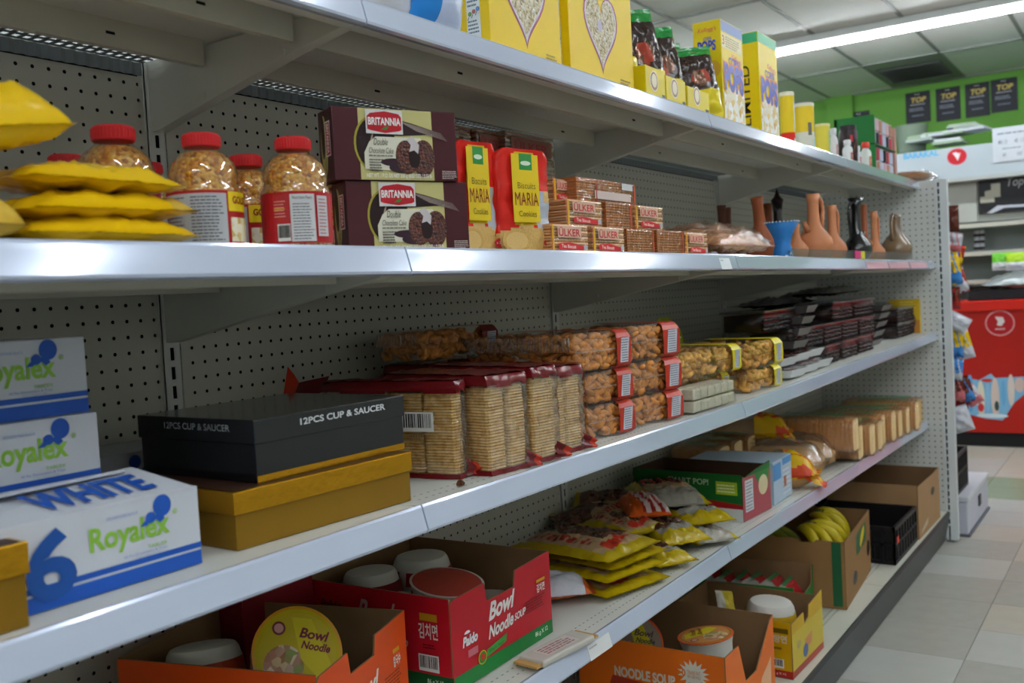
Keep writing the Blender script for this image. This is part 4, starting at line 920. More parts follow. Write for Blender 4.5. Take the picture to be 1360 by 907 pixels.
def crackers(P0, rz, cols, deep, cw, cd_, h, lab, seed, tail=False, n_=28, redside=False):
    wd = cols*cw+.004; dp = deep*cd_+.004
    t = thing('cracker_packet', lab, 'crackers', P0, rz, 'clear packs of stacked crackers with dark red ends')
    rr = random.Random(seed)
    for i in range(cols):
        for j in range(deep):
            if 0 < i < cols-1 and 0 < j: continue
            g = G(); b0 = .006; hh = (h-.024)/n_; bow = rr.uniform(-.003, .003)
            for k in range(n_):
                z = b0+k*hh; ox = rr.uniform(-.0008, .0008)+bow*math.sin(math.pi*k/n_); oy = rr.uniform(-.0008, .0008)
                x0, y0, x1, y1 = i*cw+.003+ox, j*cd_+.003+oy, (i+1)*cw+.001+ox, (j+1)*cd_+.001+oy; c_ = .005
                ring = [(x0+c_, y0), (x1-c_, y0), (x1, y0+c_), (x1, y1-c_), (x1-c_, y1), (x0+c_, y1), (x0, y1-c_), (x0, y0+c_)]
                ins = [(x0+c_, y0+.0022), (x1-c_, y0+.0022), (x1-.0022, y0+c_), (x1-.0022, y1-c_), (x1-c_, y1-.0022), (x0+c_, y1-.0022), (x0+.0022, y1-c_), (x0+.0022, y0+c_)]
                V = [(a, b, z) for a, b in ins]+[(a, b, z+hh*.5) for a, b in ring]+[(a, b, z+hh*.98) for a, b in ins]
                g.add(V, [(q, (q+1) % 8, 8+(q+1) % 8, 8+q) for q in range(8)]+[(8+q, 8+(q+1) % 8, 16+(q+1) % 8, 16+q) for q in range(8)]+[tuple(range(16, 24))])
            g.build('cracker_stack', ck, t)['kind'] = 'stuff'
    # film wrapper with dark red top and bottom bands, wrinkled
    g = G()
    def fn(u, v):
        a = u*4; s_ = int(a) % 4; f = a-int(a)
        x, y = [(f, 0), (1, f), (1-f, 1), (0, 1-f)][s_]
        nz_ = noise.noise(Vector((x*5+seed, y*5, v*8)))*.0045+noise.noise(Vector((x*16+seed, y*16, v*20)))*.0018
        nx, ny = [(0, -1), (1, 0), (0, 1), (-1, 0)][s_]
        o_ = .0035+nz_
        z = v*h
        pin = max(0, (v-.93)/.07)**1.5*.006
        return (x*wd+nx*(o_-pin), y*dp+ny*(o_-pin), z)
    def mf(u, v):
        w_ = .012*math.sin(u*40+seed)
        if v > .885+w_: return 1
        if v < .045+w_*.6: return 1
        if redside and .27 < u < .5: return 1
        return 0
    g.grid(fn, 56, 40, mf)
    g.grid(lambda u, v: (u*wd, v*dp, h+.002+.004*noise.noise(Vector((u*7+seed, v*9, 1)))), 10, 14, 1)
    g.build('wrapper', [pfilm, dred], t, smooth=True)
    # crimped end flap at the lower right front corner
    g = G(); g.grid(lambda u, v: (wd-.014+u*.024, -.012*u-.004-.004*math.sin(v*9+seed), .002+v*.030*(1-.5*u)), 5, 6, lambda u, v: 0 if u < .55 else 1); g.build('film_end', [dred, ored], t, smooth=True)
    if tail:
        g = G(); g.grid(lambda u, v: (.004+.02*v+.004*math.sin(9*u), dp+.004+u*.09, h*.93-.006-.015*u+v*.026+(.016*v*max(0, (u-.75)/.25)*2)), 8, 5, lambda u, v: 1 if u > .7 else 0); g.build('film_end', [dred, ored], t, smooth=True)
    return t
def cpk(u, v, y, **k):
    P = AY(u, v, y); return P
c1 = crackers((.178, .066, ZC(.2)), R(7), 1, 4, .030, .062, .154, 'cracker packet with barcode, half behind the black carton', 3, tail=True)
p = Print(lambda u, v, hh: (-.0045-hh, .2520-u, v)); p.h = .002
p.rect(.106, .072, .152, .106, '#b8b4a4'); p.lines(.110, .075, .150, .10, 4, '#8a8474', seed=3); p.bars(.156, .075, .216, .106, 5); p.text('2 0 0 0 0', .172, .067, .022, .004, '#5a4a30', bold=0); p.build('label', c1)
crackers((.2165, .032, ZC(.25)), R(-8), 2, 4, .046, .062, .158, 'second cracker packet along the shelf, nearest the brown crumb', 7)
crackers((.326, .019, ZC(.36)), R(-10), 1, 4, .060, .062, .160, 'narrow cracker packet with a dark red side facing the aisle', 12, redside=True)
crackers((.408, .036, ZC(.45)), R(-9.5), 2, 4, .046, .062, .154, 'cracker packet touching the stacked clear snack tubs', 19)
P = AZ(612, 645, ZC(.1)); t = thing('crumb', 'small dark brown crumb on the shelf below the cracker packets', 'crumb', (P.x, P.y, ZC(P.x)))
g = G(); g.lathe([(0, 0), (.006, .001), (.007, .004), (.004, .008), (0, .009)], 9); g.v = [(a*(1+.3*math.sin(7*b*100)), b, c) for a, b, c in g.v]; g.build('body', M('#5a3218', .8, bump=.8, bs=300), t)

# clear clamshell tubs of fried snacks with red or yellow label bands
fry = M('#cf8840', .38, var=.4, vs_=40, bump=.3, bs=90); fry2 = M('#dba452', .45, var=.25, vs_=45, bump=.3, bs=90)
def curls(wd, dp, h, n_, seed, mat, parent):
    rr = random.Random(seed); g = G()
    for i in range(n_):
        face = rr.random()
        x = rr.uniform(.016, wd-.016); y = rr.uniform(.014, dp-.014); z = rr.uniform(.010, h-.012)
        if face < .5: y = rr.uniform(.010, .022)
        elif face < .8: x = rr.uniform(.010, .022)
        elif face < .95: z = h-rr.uniform(.010, .016)
        a = rr.uniform(0, 6.28); b = rr.uniform(-.7, .7); L_ = rr.uniform(.014, .024); bend = rr.uniform(-.012, .012)
        d = Vector((math.cos(a)*math.cos(b), math.sin(a)*math.cos(b), math.sin(b))); e_ = d.orthogonal().normalized()
        pth = [Vector((x, y, z))+d*(L_*q)+e_*(bend*(1-q*q)) for q in (-1, -.35, .35, 1)]
        pth = [Vector((min(max(p_.x, .008), wd-.008), min(max(p_.y, .008), dp-.008), min(max(p_.z, .007), h-.007))) for p_ in pth]
        r_ = rr.uniform(.0050, .0082); g.tube(pth, [r_*.7, r_, r_, r_*.6], 6)
    o = g.build('snacks', mat, parent, smooth=True); o['kind'] = 'stuff'; return o
tubf = film('#ffffff', .11, .04, .3, 26)
def clam(P0, rz, wd, dp, h, lab, seed, band, mat=fry, n_=110, bu=(.62, .96), group='clear snack tubs with red label bands'):
    t = thing('snack_tub', lab, 'snack tub', P0, rz, group)
    curls(wd, dp, h, n_, seed, mat, t)
    g = G(); m_ = .004
    def wall(z0, z1, i0, i1):
        r0 = [(i0, i0), (wd-i0, i0), (wd-i0, dp-i0), (i0, dp-i0)]; r1 = [(i1, i1), (wd-i1, i1), (wd-i1, dp-i1), (i1, dp-i1)]
        g.add([(a, b, z0) for a, b in r0]+[(a, b, z1) for a, b in r1], [(q, (q+1) % 4, 4+(q+1) % 4, 4+q) for q in range(4)])
    wall(0, h*.52, .006, .002); wall(h*.52, h*.545, -.003, -.003); wall(h*.545, h, .002, .009)
    g.add([(.009, .009, h), (wd-.009, .009, h), (wd-.009, dp-.009, h), (.009, dp-.009, h)], [(0,1,2,3)]); g.build('clear_tub', tubf, t, bevel=0)
    g = G(); g.box((-.004, -.0045, h*.515), (wd+.004, -.001, h*.545)); g.box((-.0045, -.001, h*.515), (-.001, dp+.004, h*.545)); g.build('rim', hard_clear, t)
    g = G(); k = int(dp/.0075)
    for i in range(2, k):    # ribs on the side and on the roof edge
        y = i*.0075; g.box((.0005, y, h*.56), (.0035, y+.002, h*.92)); 
    k = int(wd*.5/.0075)
    g.build('side_ribs', film('#ffffff', .35, .06, .1), t)['kind'] = 'stuff'
    # label sleeve wrapped over the front and the roof
    g = G(); a, b = bu[0]*wd, bu[1]*wd
    pr = [(.004, .001), (-.0015, h*.06), (-.0052, h*.12), (-.0056, h*.52), (-.0050, h*.80), (.001, h*.92), (.006, h*.99), (.011, h+.0015), (dp*.9, h+.0015)]
    V = [(a+(.006 if i > 4 else 0), p_[0]-.0006, p_[1]) for i, p_ in enumerate(pr)]+[(b, p_[0]-.0006, p_[1]) for p_ in pr]; k = len(pr)
    g.add(V, [(i, k+i, k+i+1, i+1) for i in range(k-1)]); g.build('label_sleeve', M(band, .35, var=.05), t)
    p = Print(lambda u, v, hh: (u, -.0056-hh, v)); p.h = .0008
    c0, c1_ = a+(b-a)*.26, a+(b-a)*.82
    p.poly([(c0-.004, h*.14), (c1_-.004, h*.14), (c1_+.003, h*.80), (c0+.003, h*.80)], '#c9ccd4'); p.lines(c0+.002, h*.16, c1_, h*.84, 10, '#6a6c78', seed=seed, fill=.4); p.build('label_panel', t); return t
red_b = '#b8321f'
def stackx(x0, x1, y, zt_list, dp, labs, seeds, band, rz=0, mat=fry, first_z=None, **k):
    for i, (z0, z1) in enumerate(zip(zt_list[:-1], zt_list[1:])):
        clam((x0, y+.001*i, z0+.0008), rz, x1-x0, dp, z1-z0-.0016, labs[i], seeds[i], band, mat, **k)
zc1 = ZC(.65)
stackx(.575, .728, .055, [zc1, zc1+.067, zc1+.131], .20, ['bottom snack tub of the stack beside the cracker packets', 'middle snack tub of the stack beside the cracker packets'], [1, 2], red_b, R(-8))
clam((.545, .058, zc1+.1325), R(-7), .183, .30, .074, 'big snack tub on top of the stack beside the cracker packets', 3, red_b, n_=230, bu=(.70, .97))
zc2 = ZC(.85)
stackx(.752, .952, .048, [zc2, zc2+.064, zc2+.136, zc2+.212], .22, ['bottom snack tub of the second stack with red bands', 'middle snack tub of the second stack with red bands', 'top snack tub of the second stack with red bands'], [4, 5, 6], red_b, R(-6), n_=150)
clam((.43, .330, -.188), R(0), .27, .125, .060, 'dim snack tub at the back lying on the cracker packets', 7, '#7a1a1c', n_=160, bu=(.72, .93))
# yellow band stacks
yel_b = '#dfce12'; gy = 'clear snack tubs with yellow label bands'
z3 = ZC(1.1)
clam((1.02, .098, z3), R(-3), .345, .19, .068, 'bottom snack tub with yellow band, behind the white sweets tray', 8, yel_b, fry2, 170, (.84, .97), gy)
clam((1.005, .062, z3+.0695), R(-3), .355, .24, .066, 'upper snack tub with yellow band next to the red banded stacks', 9, yel_b, fry2, 200, (.82, .97), gy)
z4 = ZC(1.5)
clam((1.405, .030, z4), R(-2), .20, .20, .060, 'bottom snack tub with yellow band beside the white foam trays', 10, yel_b, fry2, 130, (.68, .96), gy)
clam((1.392, .034, z4+.0615), R(-2), .235, .23, .070, 'top snack tub with yellow band beside the dark fruit tubs', 11, yel_b, fry2, 160, (.70, .98), gy)
P = AY(884, 435, .34); pouch('snack_bag', 'yellow green snack bag behind the red banded tubs', 'bag', (P.x, .34, ZC(P.x)+.10), (R(80), 0, R(10)), .13, .20, .05, 44, [M('#a9b022', .3, bump=.4)], wr=.006)
# white sweets in a clear tray in front of the yellow band tub
t = thing('sweets_tray', 'clear tray of white sweets in front of the yellow banded tubs', 'sweets', (.985, .014, ZC(1.05)), R(-2))
ws = M('#d9d3bc', .5, bump=.5, bs=80, var=.1)
for i in range(6):
    for j in range(2):
        for k in range(2):
            g = G(); g.box((.004+i*.038, .003+j*.034, .004+k*.028), (.040+i*.038, .034+j*.034, .029+k*.028)); g.build('sweet', ws, t, bevel=.004)
g = G(); g.box((0, 0, 0), (.235, .075, .062)); g.build('clear_tray', tubf, t, bevel=.004)
# white foam trays of red pieces, fanned out
foam = M('#dfe2e2', .55, var=.03); piece = M('#7a2a1c', .4, var=.3, vs_=60, bump=.5); 
def foamtray(P, rz, lab, tilt=0, w_=.13, l=.20, dark_=False):
    t = thing('foam_tray', lab, 'food tray', P, rz, 'white foam food trays under film', tilt, 0)
    g = G(); r0 = [(.012, .012), (w_-.012, .012), (w_-.012, l-.012), (.012, l-.012)]; r1 = [(0, 0), (w_, 0), (w_, l), (0, l)]
    g.add([(a, b, 0) for a, b in r0]+[(a, b, .022) for a, b in r1]+[(a*.94+.004, b*.94+.006, .022) for a, b in r1]+[(a*.96+.003, b*.96+.004, .004) for a, b in r0],
          [(3,2,1,0)]+[(q, (q+1) % 4, 4+(q+1) % 4, 4+q) for q in range(4)]+[(4+q, 4+(q+1) % 4, 8+(q+1) % 4, 8+q) for q in range(4)]+[(8+q, 8+(q+1) % 4, 12+(q+1) % 4, 12+q) for q in range(4)]+[(12,13,14,15)])
    g.build('tray', foam if not dark_ else M('#57504f', .3), t)
    rr = random.Random(int(P[0]*1000)); g = G()
    for i in range(26):
        x, y = rr.uniform(.02, w_-.02), rr.uniform(.02, l-.02); g.tube([(x-.010, y, .018), (x, y+.004, .023), (x+.010, y, .018)], [.005, .007, .005], 6)
    o = g.build('food_pieces', M('#2a1712', .3, var=.2) if dark_ else piece, t, smooth=True); o['kind'] = 'stuff'
    pouch_grid(w_, l, .01, int(P[0]*77), .0015, T=Matrix.Translation((w_/2, l/2, .022))).build('film', film('#ffffff', .25, .06, .8, 50), t, smooth=True); return t
x = 1.70
for i in range(3): foamtray((x+i*.145, .022+i*.004, ZC(x)), R(-4), 'white foam tray in the lower row beside the yellow banded tubs, '+('nearest', 'middle', 'farthest')[i]+' of three', R(-2))
for i in range(3): foamtray((x-.02+i*.145, .042+i*.004, ZC(x)+.038), R(-4), 'white foam tray of red pieces in the upper row, '+('nearest', 'middle', 'farthest')[i]+' of three', R(-2))
for i in range(4): foamtray((1.84+i*.055, .055+i*.002, ZC(2)+.080+i*.030), R(-6+i*2), 'film wrapped dark tray fanned at the foot of the dark fruit tubs, '+('lowest', 'second', 'third', 'topmost')[i], R(-1), dark_=True, l=.16, w_=.11)
# dark date tubs: clear rectangular tubs with lids
datem = M('#160c0b', .3, var=.3, vs_=40, bump=.7, bs=70); datel = M('#2a1613', .32, var=.3, vs_=40, bump=.7, bs=70)  # datel is a lighter copy of datem, light put into the colour
def date(x, y, z, wd, dp, h, lab, rz=0, lit=False):
    t = thing('date_tub', lab, 'date tub', (x, y, z), rz, 'clear lidded tubs of dark dates')
    rr = random.Random(int(x*100+z*1000)); g = G(); g.box((.006, .006, .003), (wd-.006, dp-.006, h*.8))
    for i in range(int(wd/.014)):
        for k in range(int(h*.8/.013)): 
            xx = .010+i*.014+rr.uniform(-.003, .003); zz = .008+k*.013; g.tube([(xx-.006, .006, zz), (xx, .003, zz+rr.uniform(-.003, .003)), (xx+.006, .006, zz)], [.004, .006, .004], 6)
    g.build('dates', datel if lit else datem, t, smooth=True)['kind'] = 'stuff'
    q = G(); q.add([(.004, .004, 0), (wd-.004, .004, 0), (wd-.004, dp-.004, 0), (.004, dp-.004, 0), (0, 0, h*.88), (wd, 0, h*.88), (wd, dp, h*.88), (0, dp, h*.88)], [(3,2,1,0)]+[(k, (k+1) % 4, 4+(k+1) % 4, 4+k) for k in range(4)]); q.build('clear_tub', tubf, t, bevel=0)
    q = G(); q.box((-.004, -.004, h*.88), (wd+.004, dp+.004, h)); q.build('lid', film('#e6eaf2', .26, .12, .4, 30), t, bevel=.002); return t
rows = [(0, [(1096, 1114), (1118, 1139), (1141, 1160)], (432, 478), 'bottom row'), (1, [(1046, 1068), (1070, 1092), (1094, 1116), (1118, 1139), (1141, 1160)], (392, 430), 'second row'), (2, [(1012, 1064), (1104, 1131), (1133, 1160)], (360, 390), 'upper row')]
zz = ZC(2.4); hts = [.064, .066, .064]
names = {0: ['at the foot of the dark pile, nearest', 'at the foot of the dark pile, middle', 'at the foot of the dark pile, farthest along'], 1: ['in the second row, nearest the yellow bands', 'in the second row, second along', 'in the second row, middle of five', 'in the second row, fourth along', 'in the second row, farthest along'], 2: ['standing alone high at the near end', 'high in the pile, left of the last', 'high in the pile, farthest along']}
for r_, lst, _, nm in rows:
    z0_ = zz+sum(hts[:r_])+.001*r_
    for i, (ua, ub) in enumerate(lst):
        y = .055+.022*r_; xa, xb = AY(ua, 440-r_*40, y).x, AY(ub, 440-r_*40, y).x
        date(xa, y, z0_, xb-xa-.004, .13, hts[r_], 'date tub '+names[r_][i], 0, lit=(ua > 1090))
z0_ = zz+sum(hts)+.004
for i, (ua, ub, y) in enumerate(((1015, 1075, .14), (1068, 1128, .16), (1090, 1150, .10))):
    xa, xb = AY(ua, 378, y).x, AY(ub, 378, y).x
    P = ((xa+xb)/2, y+.04, z0_+.005+i*.004)
    pouch('dark_bag', ('flat dark wrapped bag lying on top of the date tubs, nearest', 'flat dark wrapped bag crowning the pile of date tubs', 'flat dark wrapped bag on the farthest upper date tubs')[i], 'bag', P, (0, 0, R(4)), xb-xa+.10, .14, .022, 70+i, [M('#15121a', .22, bump=.7, bs=50)], wr=.006, group='dark wrapped bags on the date tubs')
for i in range(2):
    xa, xb = AY(1172, 440, .07).x, AY(1219, 440, .07).x
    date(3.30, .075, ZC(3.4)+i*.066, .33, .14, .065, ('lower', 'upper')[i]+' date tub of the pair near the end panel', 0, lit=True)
for i in range(5): foamtray((2.86+i*.030, .075-.004*i, ZC(2.9)+.001+i*.031), R(3), 'thin film wrapped tray in the leaning stack between the date tubs, '+('lowest', 'second', 'middle', 'fourth', 'topmost')[i], R(2), w_=.22, l=.14, dark_=True)
# yellow picture card leaning at the far end
P = AY(1232, 430, .10); x_ = 3.655
t = thing('picture_box', 'small yellow and orange picture box standing beside the end panel', 'box', (x_, .19, ZC(3.6)), R(-90)); g = G(); g.box((0, 0, 0), (.135, .02, .155)); g.build('carton', M('#d9b42a', .45), t, bevel=.001)
p = Print(F_front()); p.rect(.002, .0, .133, .06, '#c9893a'); p.ell(.085, .055, .032, .045, '#6a5a52'); p.ell(.035, .11, .025, .016, '#c9502a'); p.lines(.05, .11, .125, .15, 3, '#e8d060', seed=2); p.build('printed_front', t)
crackers((.455, .335, ZC(.5)), 0, 4, 2, .056, .056, .158, 'cracker packet at the back that carries the dim snack tub', 27)

# ================================================================ SHELF D and the base deck: cartons, bowls, packets, bread
def ZD(x): return zs('D', x)+.0006
ZE = -1.1481
kraft = M('#8a6a48', .75, var=.06, vs_=20, bump=.05, bs=50)
def carton(name, label, Pl, Pr, depth, h, outer, front=None, cat='carton', group=None, th=.003, left=None, back_h=None, inner=None):
    rz = math.atan2(Pr[1]-Pl[1], Pr[0]-Pl[0]); w_ = math.hypot(Pr[0]-Pl[0], Pr[1]-Pl[1])
    t = thing(name, label, cat, (Pl[0], Pl[1], Pl[2]), rz, group); inn = inner or kraft
    fr = front or [(0, 0), (1, 0), (1, 1), (0, 1)]; lf = left or [(0, 0), (1, 0), (1, 1), (0, 1)]
    def wall(nm, p2, fr_):
        g = G(); g.prism(p2, th, fr_, 0, 1); g.build(nm, [outer, inn], t)
    wall('front_wall', [(a*w_, b*h) for a, b in fr], ((0,0,0), (1,0,0), (0,0,1), (0,1,0)))
    wall('back_wall', [(0,0),(w_,0),(w_,back_h or h),(0,back_h or h)], ((0,depth,0), (1,0,0), (0,0,1), (0,-1,0)))
    wall('side_wall', [(a*(depth-2*th), b*h) for a, b in lf], ((0,th,0), (0,1,0), (0,0,1), (1,0,0)))
    wall('side_wall', [(0,0),(depth-2*th,0),(depth-2*th,h),(0,h)], ((w_,th,0), (0,1,0), (0,0,1), (-1,0,0)))
    g = G(); g.box((th, th, 0), (w_-th, depth-th, th)); g.build('base', inn, t)
    return t, w_
NOTCH = [(0, 0), (1, 0), (1, 1), (.62, .97), (.60, .79), (.33, .79), (.31, 1), (.02, .98), (0, .95)]
# noodle bowls
whiteb = M('#d6d3cb', .4, var=.04)
def bowl_proto():
    o = thing('noodle_bowl', '', 'noodle bowl', (0, 0, 0)); g = G(); n = 48; prof = [(.043, 0), (.049, .002), (.054, .010), (.058, .026), (.0615, .050), (.0655, .064), (.067, .068)]
    vs_ = []; 
    for j, (r_, z_) in enumerate(prof):
        for i in range(n):
            a = 2*math.pi*i/n; rr = r_+(.0012 if i % 2 and 0 < j < 4 else 0); vs_.append((rr*math.cos(a), rr*math.sin(a), z_))
    fs = [(j*n+i, j*n+(i+1) % n, (j+1)*n+(i+1) % n, (j+1)*n+i) for j in range(len(prof)-1) for i in range(n)]+[tuple(range(n))[::-1]]
    g.add(vs_, fs); return o, g.build('bowl', whiteb, o, smooth='auto')
bowl0, bowl0b = bowl_proto(); used_b = []
def bowl(P, rot, lab, lid, ring, words=None, wc='#7a1a2a', group='instant noodle bowls', band=None, s=1):
    if not used_b: o = bowl0; used_b.append(1)
    else: o = bpy.data.objects.new('noodle_bowl', None); C.objects.link(o); b_ = bowl0b.copy(); C.objects.link(b_); b_.parent = o
    o.location = P; o.rotation_euler = rot; o['label'] = lab; o['category'] = 'noodle bowl'; o['group'] = group; o.scale = (s, s, s)
    g = G(); g.lathe([(.066, .0675), (.0685, .069), (.0685, .0705), (.064, .0708)], 40, 0); g.lathe([(.064, .0708), (0, .0712)], 40, 1); g.build('lid', [M(ring, .3), M(lid, .25, bump=.15, bs=30)], o)
    if words:
        p = Print(lambda u, v, hh: (u, v, .0714+hh)); p.ell(0, 0, .058, .058, lid); p.ell(-.022, -.018, .030, .030, cells(['#c9a86a', '#e8dcc0', '#a85a3a', '#8a9a4a'], 90, .4, .3, 'bowl_picture')); 
        p.poly([(-.008, .052), (.022, .048), (.050, -.02), (.030, -.040), (.004, -.01)], '#d9c81e'); p.text(words[0], .002, .022, .042, .015, wc, shear=.2, rot=-12, bold=.03); p.text(words[1], .004, .006, .044, .012, wc, shear=.2, rot=-12, bold=.03)
        p.ell(-.028, .036, .010, .010, '#7a2a2a'); p.ell(-.028, .036, .007, .007, '#d9a0a0'); p.build('lid_print', o)
    if band:
        p = Print(lambda u, v, hh: ((.058+.0035*(v-.026)/.024+hh+.0022)*math.cos(u), (.058+.0035*(v-.026)/.024+hh+.0022)*math.sin(u), v)); p.rect(-3.0, .022, 3.0, .048, band, 40); p.build('side_band', o)
    return o
# red noodle carton
Pl = AZ(604.5, 926, -.7215); Pr = AZ(734.4, 841, -.7205)
redm = M('#b81626', .38, var=.03); z_ = ZD(.35)
rc, w_ = carton('noodle_carton', 'red open carton lettered Bowl Noodle Soup on the second lowest shelf', (Pl.x, Pl.y, z_), (Pr.x, Pr.y, z_), .34, .158, redm, NOTCH, group='printed noodle cartons')
RCX = Matrix.Translation((Pl.x, Pl.y, z_)) @ Matrix.Rotation(math.atan2(Pr.y-Pl.y, Pr.x-Pl.x), 4, 'Z')
def cloc(x, y, z, X=None): return tuple((X or RCX) @ Vector((x, y, z)))
def bowlprint(w_, d, h, t, green='#177a34', words=True, wcol='#ecebe6'):
    p = Print(F_front())
    if green: p.rect(.0005, .0005, w_-.0005, h*.17, green); p.text('86 g X 12', w_*.80, h*.055, w_*.14, h*.07, '#e4ece0', bold=.02)
    p.text('Bowl', w_*.335, h*.555, w_*.24, h*.20, wcol, shear=.35, bold=.035, rot=2); p.text('Noodle', w_*.325, h*.36, w_*.245, h*.15, wcol, shear=.3, bold=.03, rot=2); p.text('SOUP', w_*.585, h*.40, w_*.115, h*.085, wcol, shear=.3, bold=.03, rot=3)
    p.text('Paldo', w_*.085, h*.43, w_*.135, h*.11, '#e8e8ea', shear=.2, bold=.05); p.rect(w_*.13, h*.30, w_*.22, h*.38, '#c9707a'); p.ell(w_*.13, h*.56, w_*.028, h*.035, '#e8e8ea', a0=10, a1=170)
    p.poly([(w_*.30, h*.19), (w_*.49, h*.24), (w_*.50, h*.33), (w_*.44, h*.31), (w_*.30, h*.27)], '#3a9a3c'); p.text('Kimchi flavor', w_*.32, h*.225, w_*.15, h*.035, '#1a3a1c', rot=3, bold=0); p.ell(w_*.255, h*.22, w_*.04, h*.075, '#d9c02a'); p.ell(w_*.255, h*.22, w_*.034, h*.064, '#2f8a3a'); p.ell(w_*.255, h*.225, w_*.02, h*.04, '#c8362a')
    p.text('김치면', w_*.83, h*.58, w_*.09, h*.10, '#f2f0ea', bold=.02); p.rect(w_*.83, h*.70, w_*.925, h*.735, '#d9a81e'); p.lines(w_*.70, h*.40, w_*.93, h*.56, 5, '#7a0f1a', seed=4)
    p.build('printed_front', t)
bowlprint(w_, .34, .158, rc)
p = Print(F_left(.34)); h = .158; p.rect(.0005, .0005, .3395, h*.17, '#115a28'); p.text('86 g X 12', .285, h*.05, .034, h*.07, '#c9d9c4', bold=.02)
p.text('김치면', .272, h*.545, .040, h*.17, '#e0ddd6', bold=.02); p.rect(.276, h*.74, .312, h*.82, '#b98a18'); p.lines(.28, h*.44, .31, h*.50, 2, '#5a0a14', seed=2)
p.text('Bowl', .135, h*.60, .075, h*.27, '#b9a8a4', shear=.35, bold=.02); p.text('Noodle Soup', .15, h*.38, .095, h*.15, '#b9a8a4', shear=.3, bold=.03); p.text('Paldo', .055, h*.70, .05, h*.10, '#5a2a2c', bold=.03)
p.h += .0001; p.bars(.270, h*.20, .312, h*.38, 7); p.build('printed_side', rc)
bowl(cloc(.115, .10, .080), (R(8), R(-6), R(30)), 'red lidded noodle bowl lying uppermost at the front of the red carton', '#a83a2c', '#c9b8b0', None, s=.98, band='#b02028')
bowl(cloc(.21, .22, .160), (R(180), 0, 0), 'upturned white noodle bowl with red band in the red carton', '#9a2a2a', '#c9b8b0', None, band='#a01c28', s=.95)
bowl(cloc(.10, .255, .156), (R(178), 0, 0), 'second upturned white bowl farther back in the red carton', '#9a2a2a', '#c9b8b0', None, band='#8a1c28', s=.9)
bowl(cloc(.075, .185, .120), (R(176), 0, 0), 'pale bowl bottom low at the side wall of the red carton', '#9a2a2a', '#c9b8b0', None, s=.85)
bowl(cloc(.24, .10, .005), (0, 0, 0), 'noodle bowl at the bottom of the red carton by the notch', '#c9c0b4', '#d9d4c8', None)
bowl(cloc(.10, .10, .005), (0, 0, 0), 'noodle bowl at the bottom of the red carton beneath the uppermost one', '#c9c0b4', '#d9d4c8', None)
# dark red carton behind and left of it
t, w2 = boxthing('noodle_carton', 'dim red closed carton standing behind the red open one', 'carton', (.03, .415, ZD(0)), (.19, .415, ZD(0)), .088, .215, M('#7a101c', .4), 'printed noodle cartons')
# orange noodle carton on the same shelf
zt = -.7215+.158
Pl = AZ(421, 899, zt); Pr = AZ(539, 810, zt); orm = M('#dd4f14', .36, var=.03); z_ = ZD(0)
oc, w_ = carton('noodle_carton', 'orange open carton at the bottom left, nearest the camera', (Pl.x, Pl.y, z_), (Pr.x-.004, Pr.y, z_), .33, .158, orm, NOTCH, group='printed noodle cartons')
OCX = Matrix.Translation((Pl.x, Pl.y, z_)) @ Matrix.Rotation(math.atan2(Pr.y-Pl.y, Pr.x-Pl.x), 4, 'Z'); h = .158
p = Print(F_front()); p.rect(w_*.82, h*.66, w_*.90, h*.70, '#d9a81e'); p.text('칼국수', w_*.82, h*.52, w_*.09, h*.11, '#efeae2', bold=.02); p.lines(w_*.70, h*.30, w_*.93, h*.50, 6, '#8a3410', seed=6); p.text('Bowl', w_*.3, h*.45, w_*.3, h*.2, '#efeae2', shear=.3, bold=.03); p.build('printed_front', oc)
p = Print(F_left(.33)); p.text('NOODLE BOWL', .18, h*.72, .11, h*.12, '#c9a090', bold=.02); p.rect(.29, h*.72, .315, h*.80, '#8a9a1a'); p.build('printed_side', oc)
bowl(cloc(.145, .145, .112, OCX), (R(62), R(10), R(-28)), 'yellow lidded bowl standing on edge, facing the aisle in the near orange carton', '#c9b41a', '#d99a1e', ('Bowl', 'Noodle'), wc='#7a1a3a', s=1.0)
bowl(cloc(.085, .245, .155, OCX), (R(172), R(6), 0), 'upturned white bowl with orange band in the near orange carton', '#a8602a', '#c9b8a0', None, band='#b8401c', s=.95)
bowl(cloc(.03+.05, .23, .0, OCX), (0, 0, 0), 'noodle bowl at the bottom of the near orange carton', '#8a8a1e', '#c96a2a', None, s=.95)
bowl(cloc(-.115, .235, .055, OCX), (R(12), R(4), 0), 'dim yellow lidded bowl left of the near orange carton', '#7a761c', '#a8502a', None, s=1.05)
t, _ = boxthing('noodle_carton', 'low dim carton at the lower left corner under the yellow lidded bowl', 'carton', cloc(-.27, .13, 0, OCX), (cloc(-.06, .13, 0, OCX)[0], cloc(-.06, .13, 0, OCX)[1]), .22, .055, M('#5a3418', .6), 'printed noodle cartons')
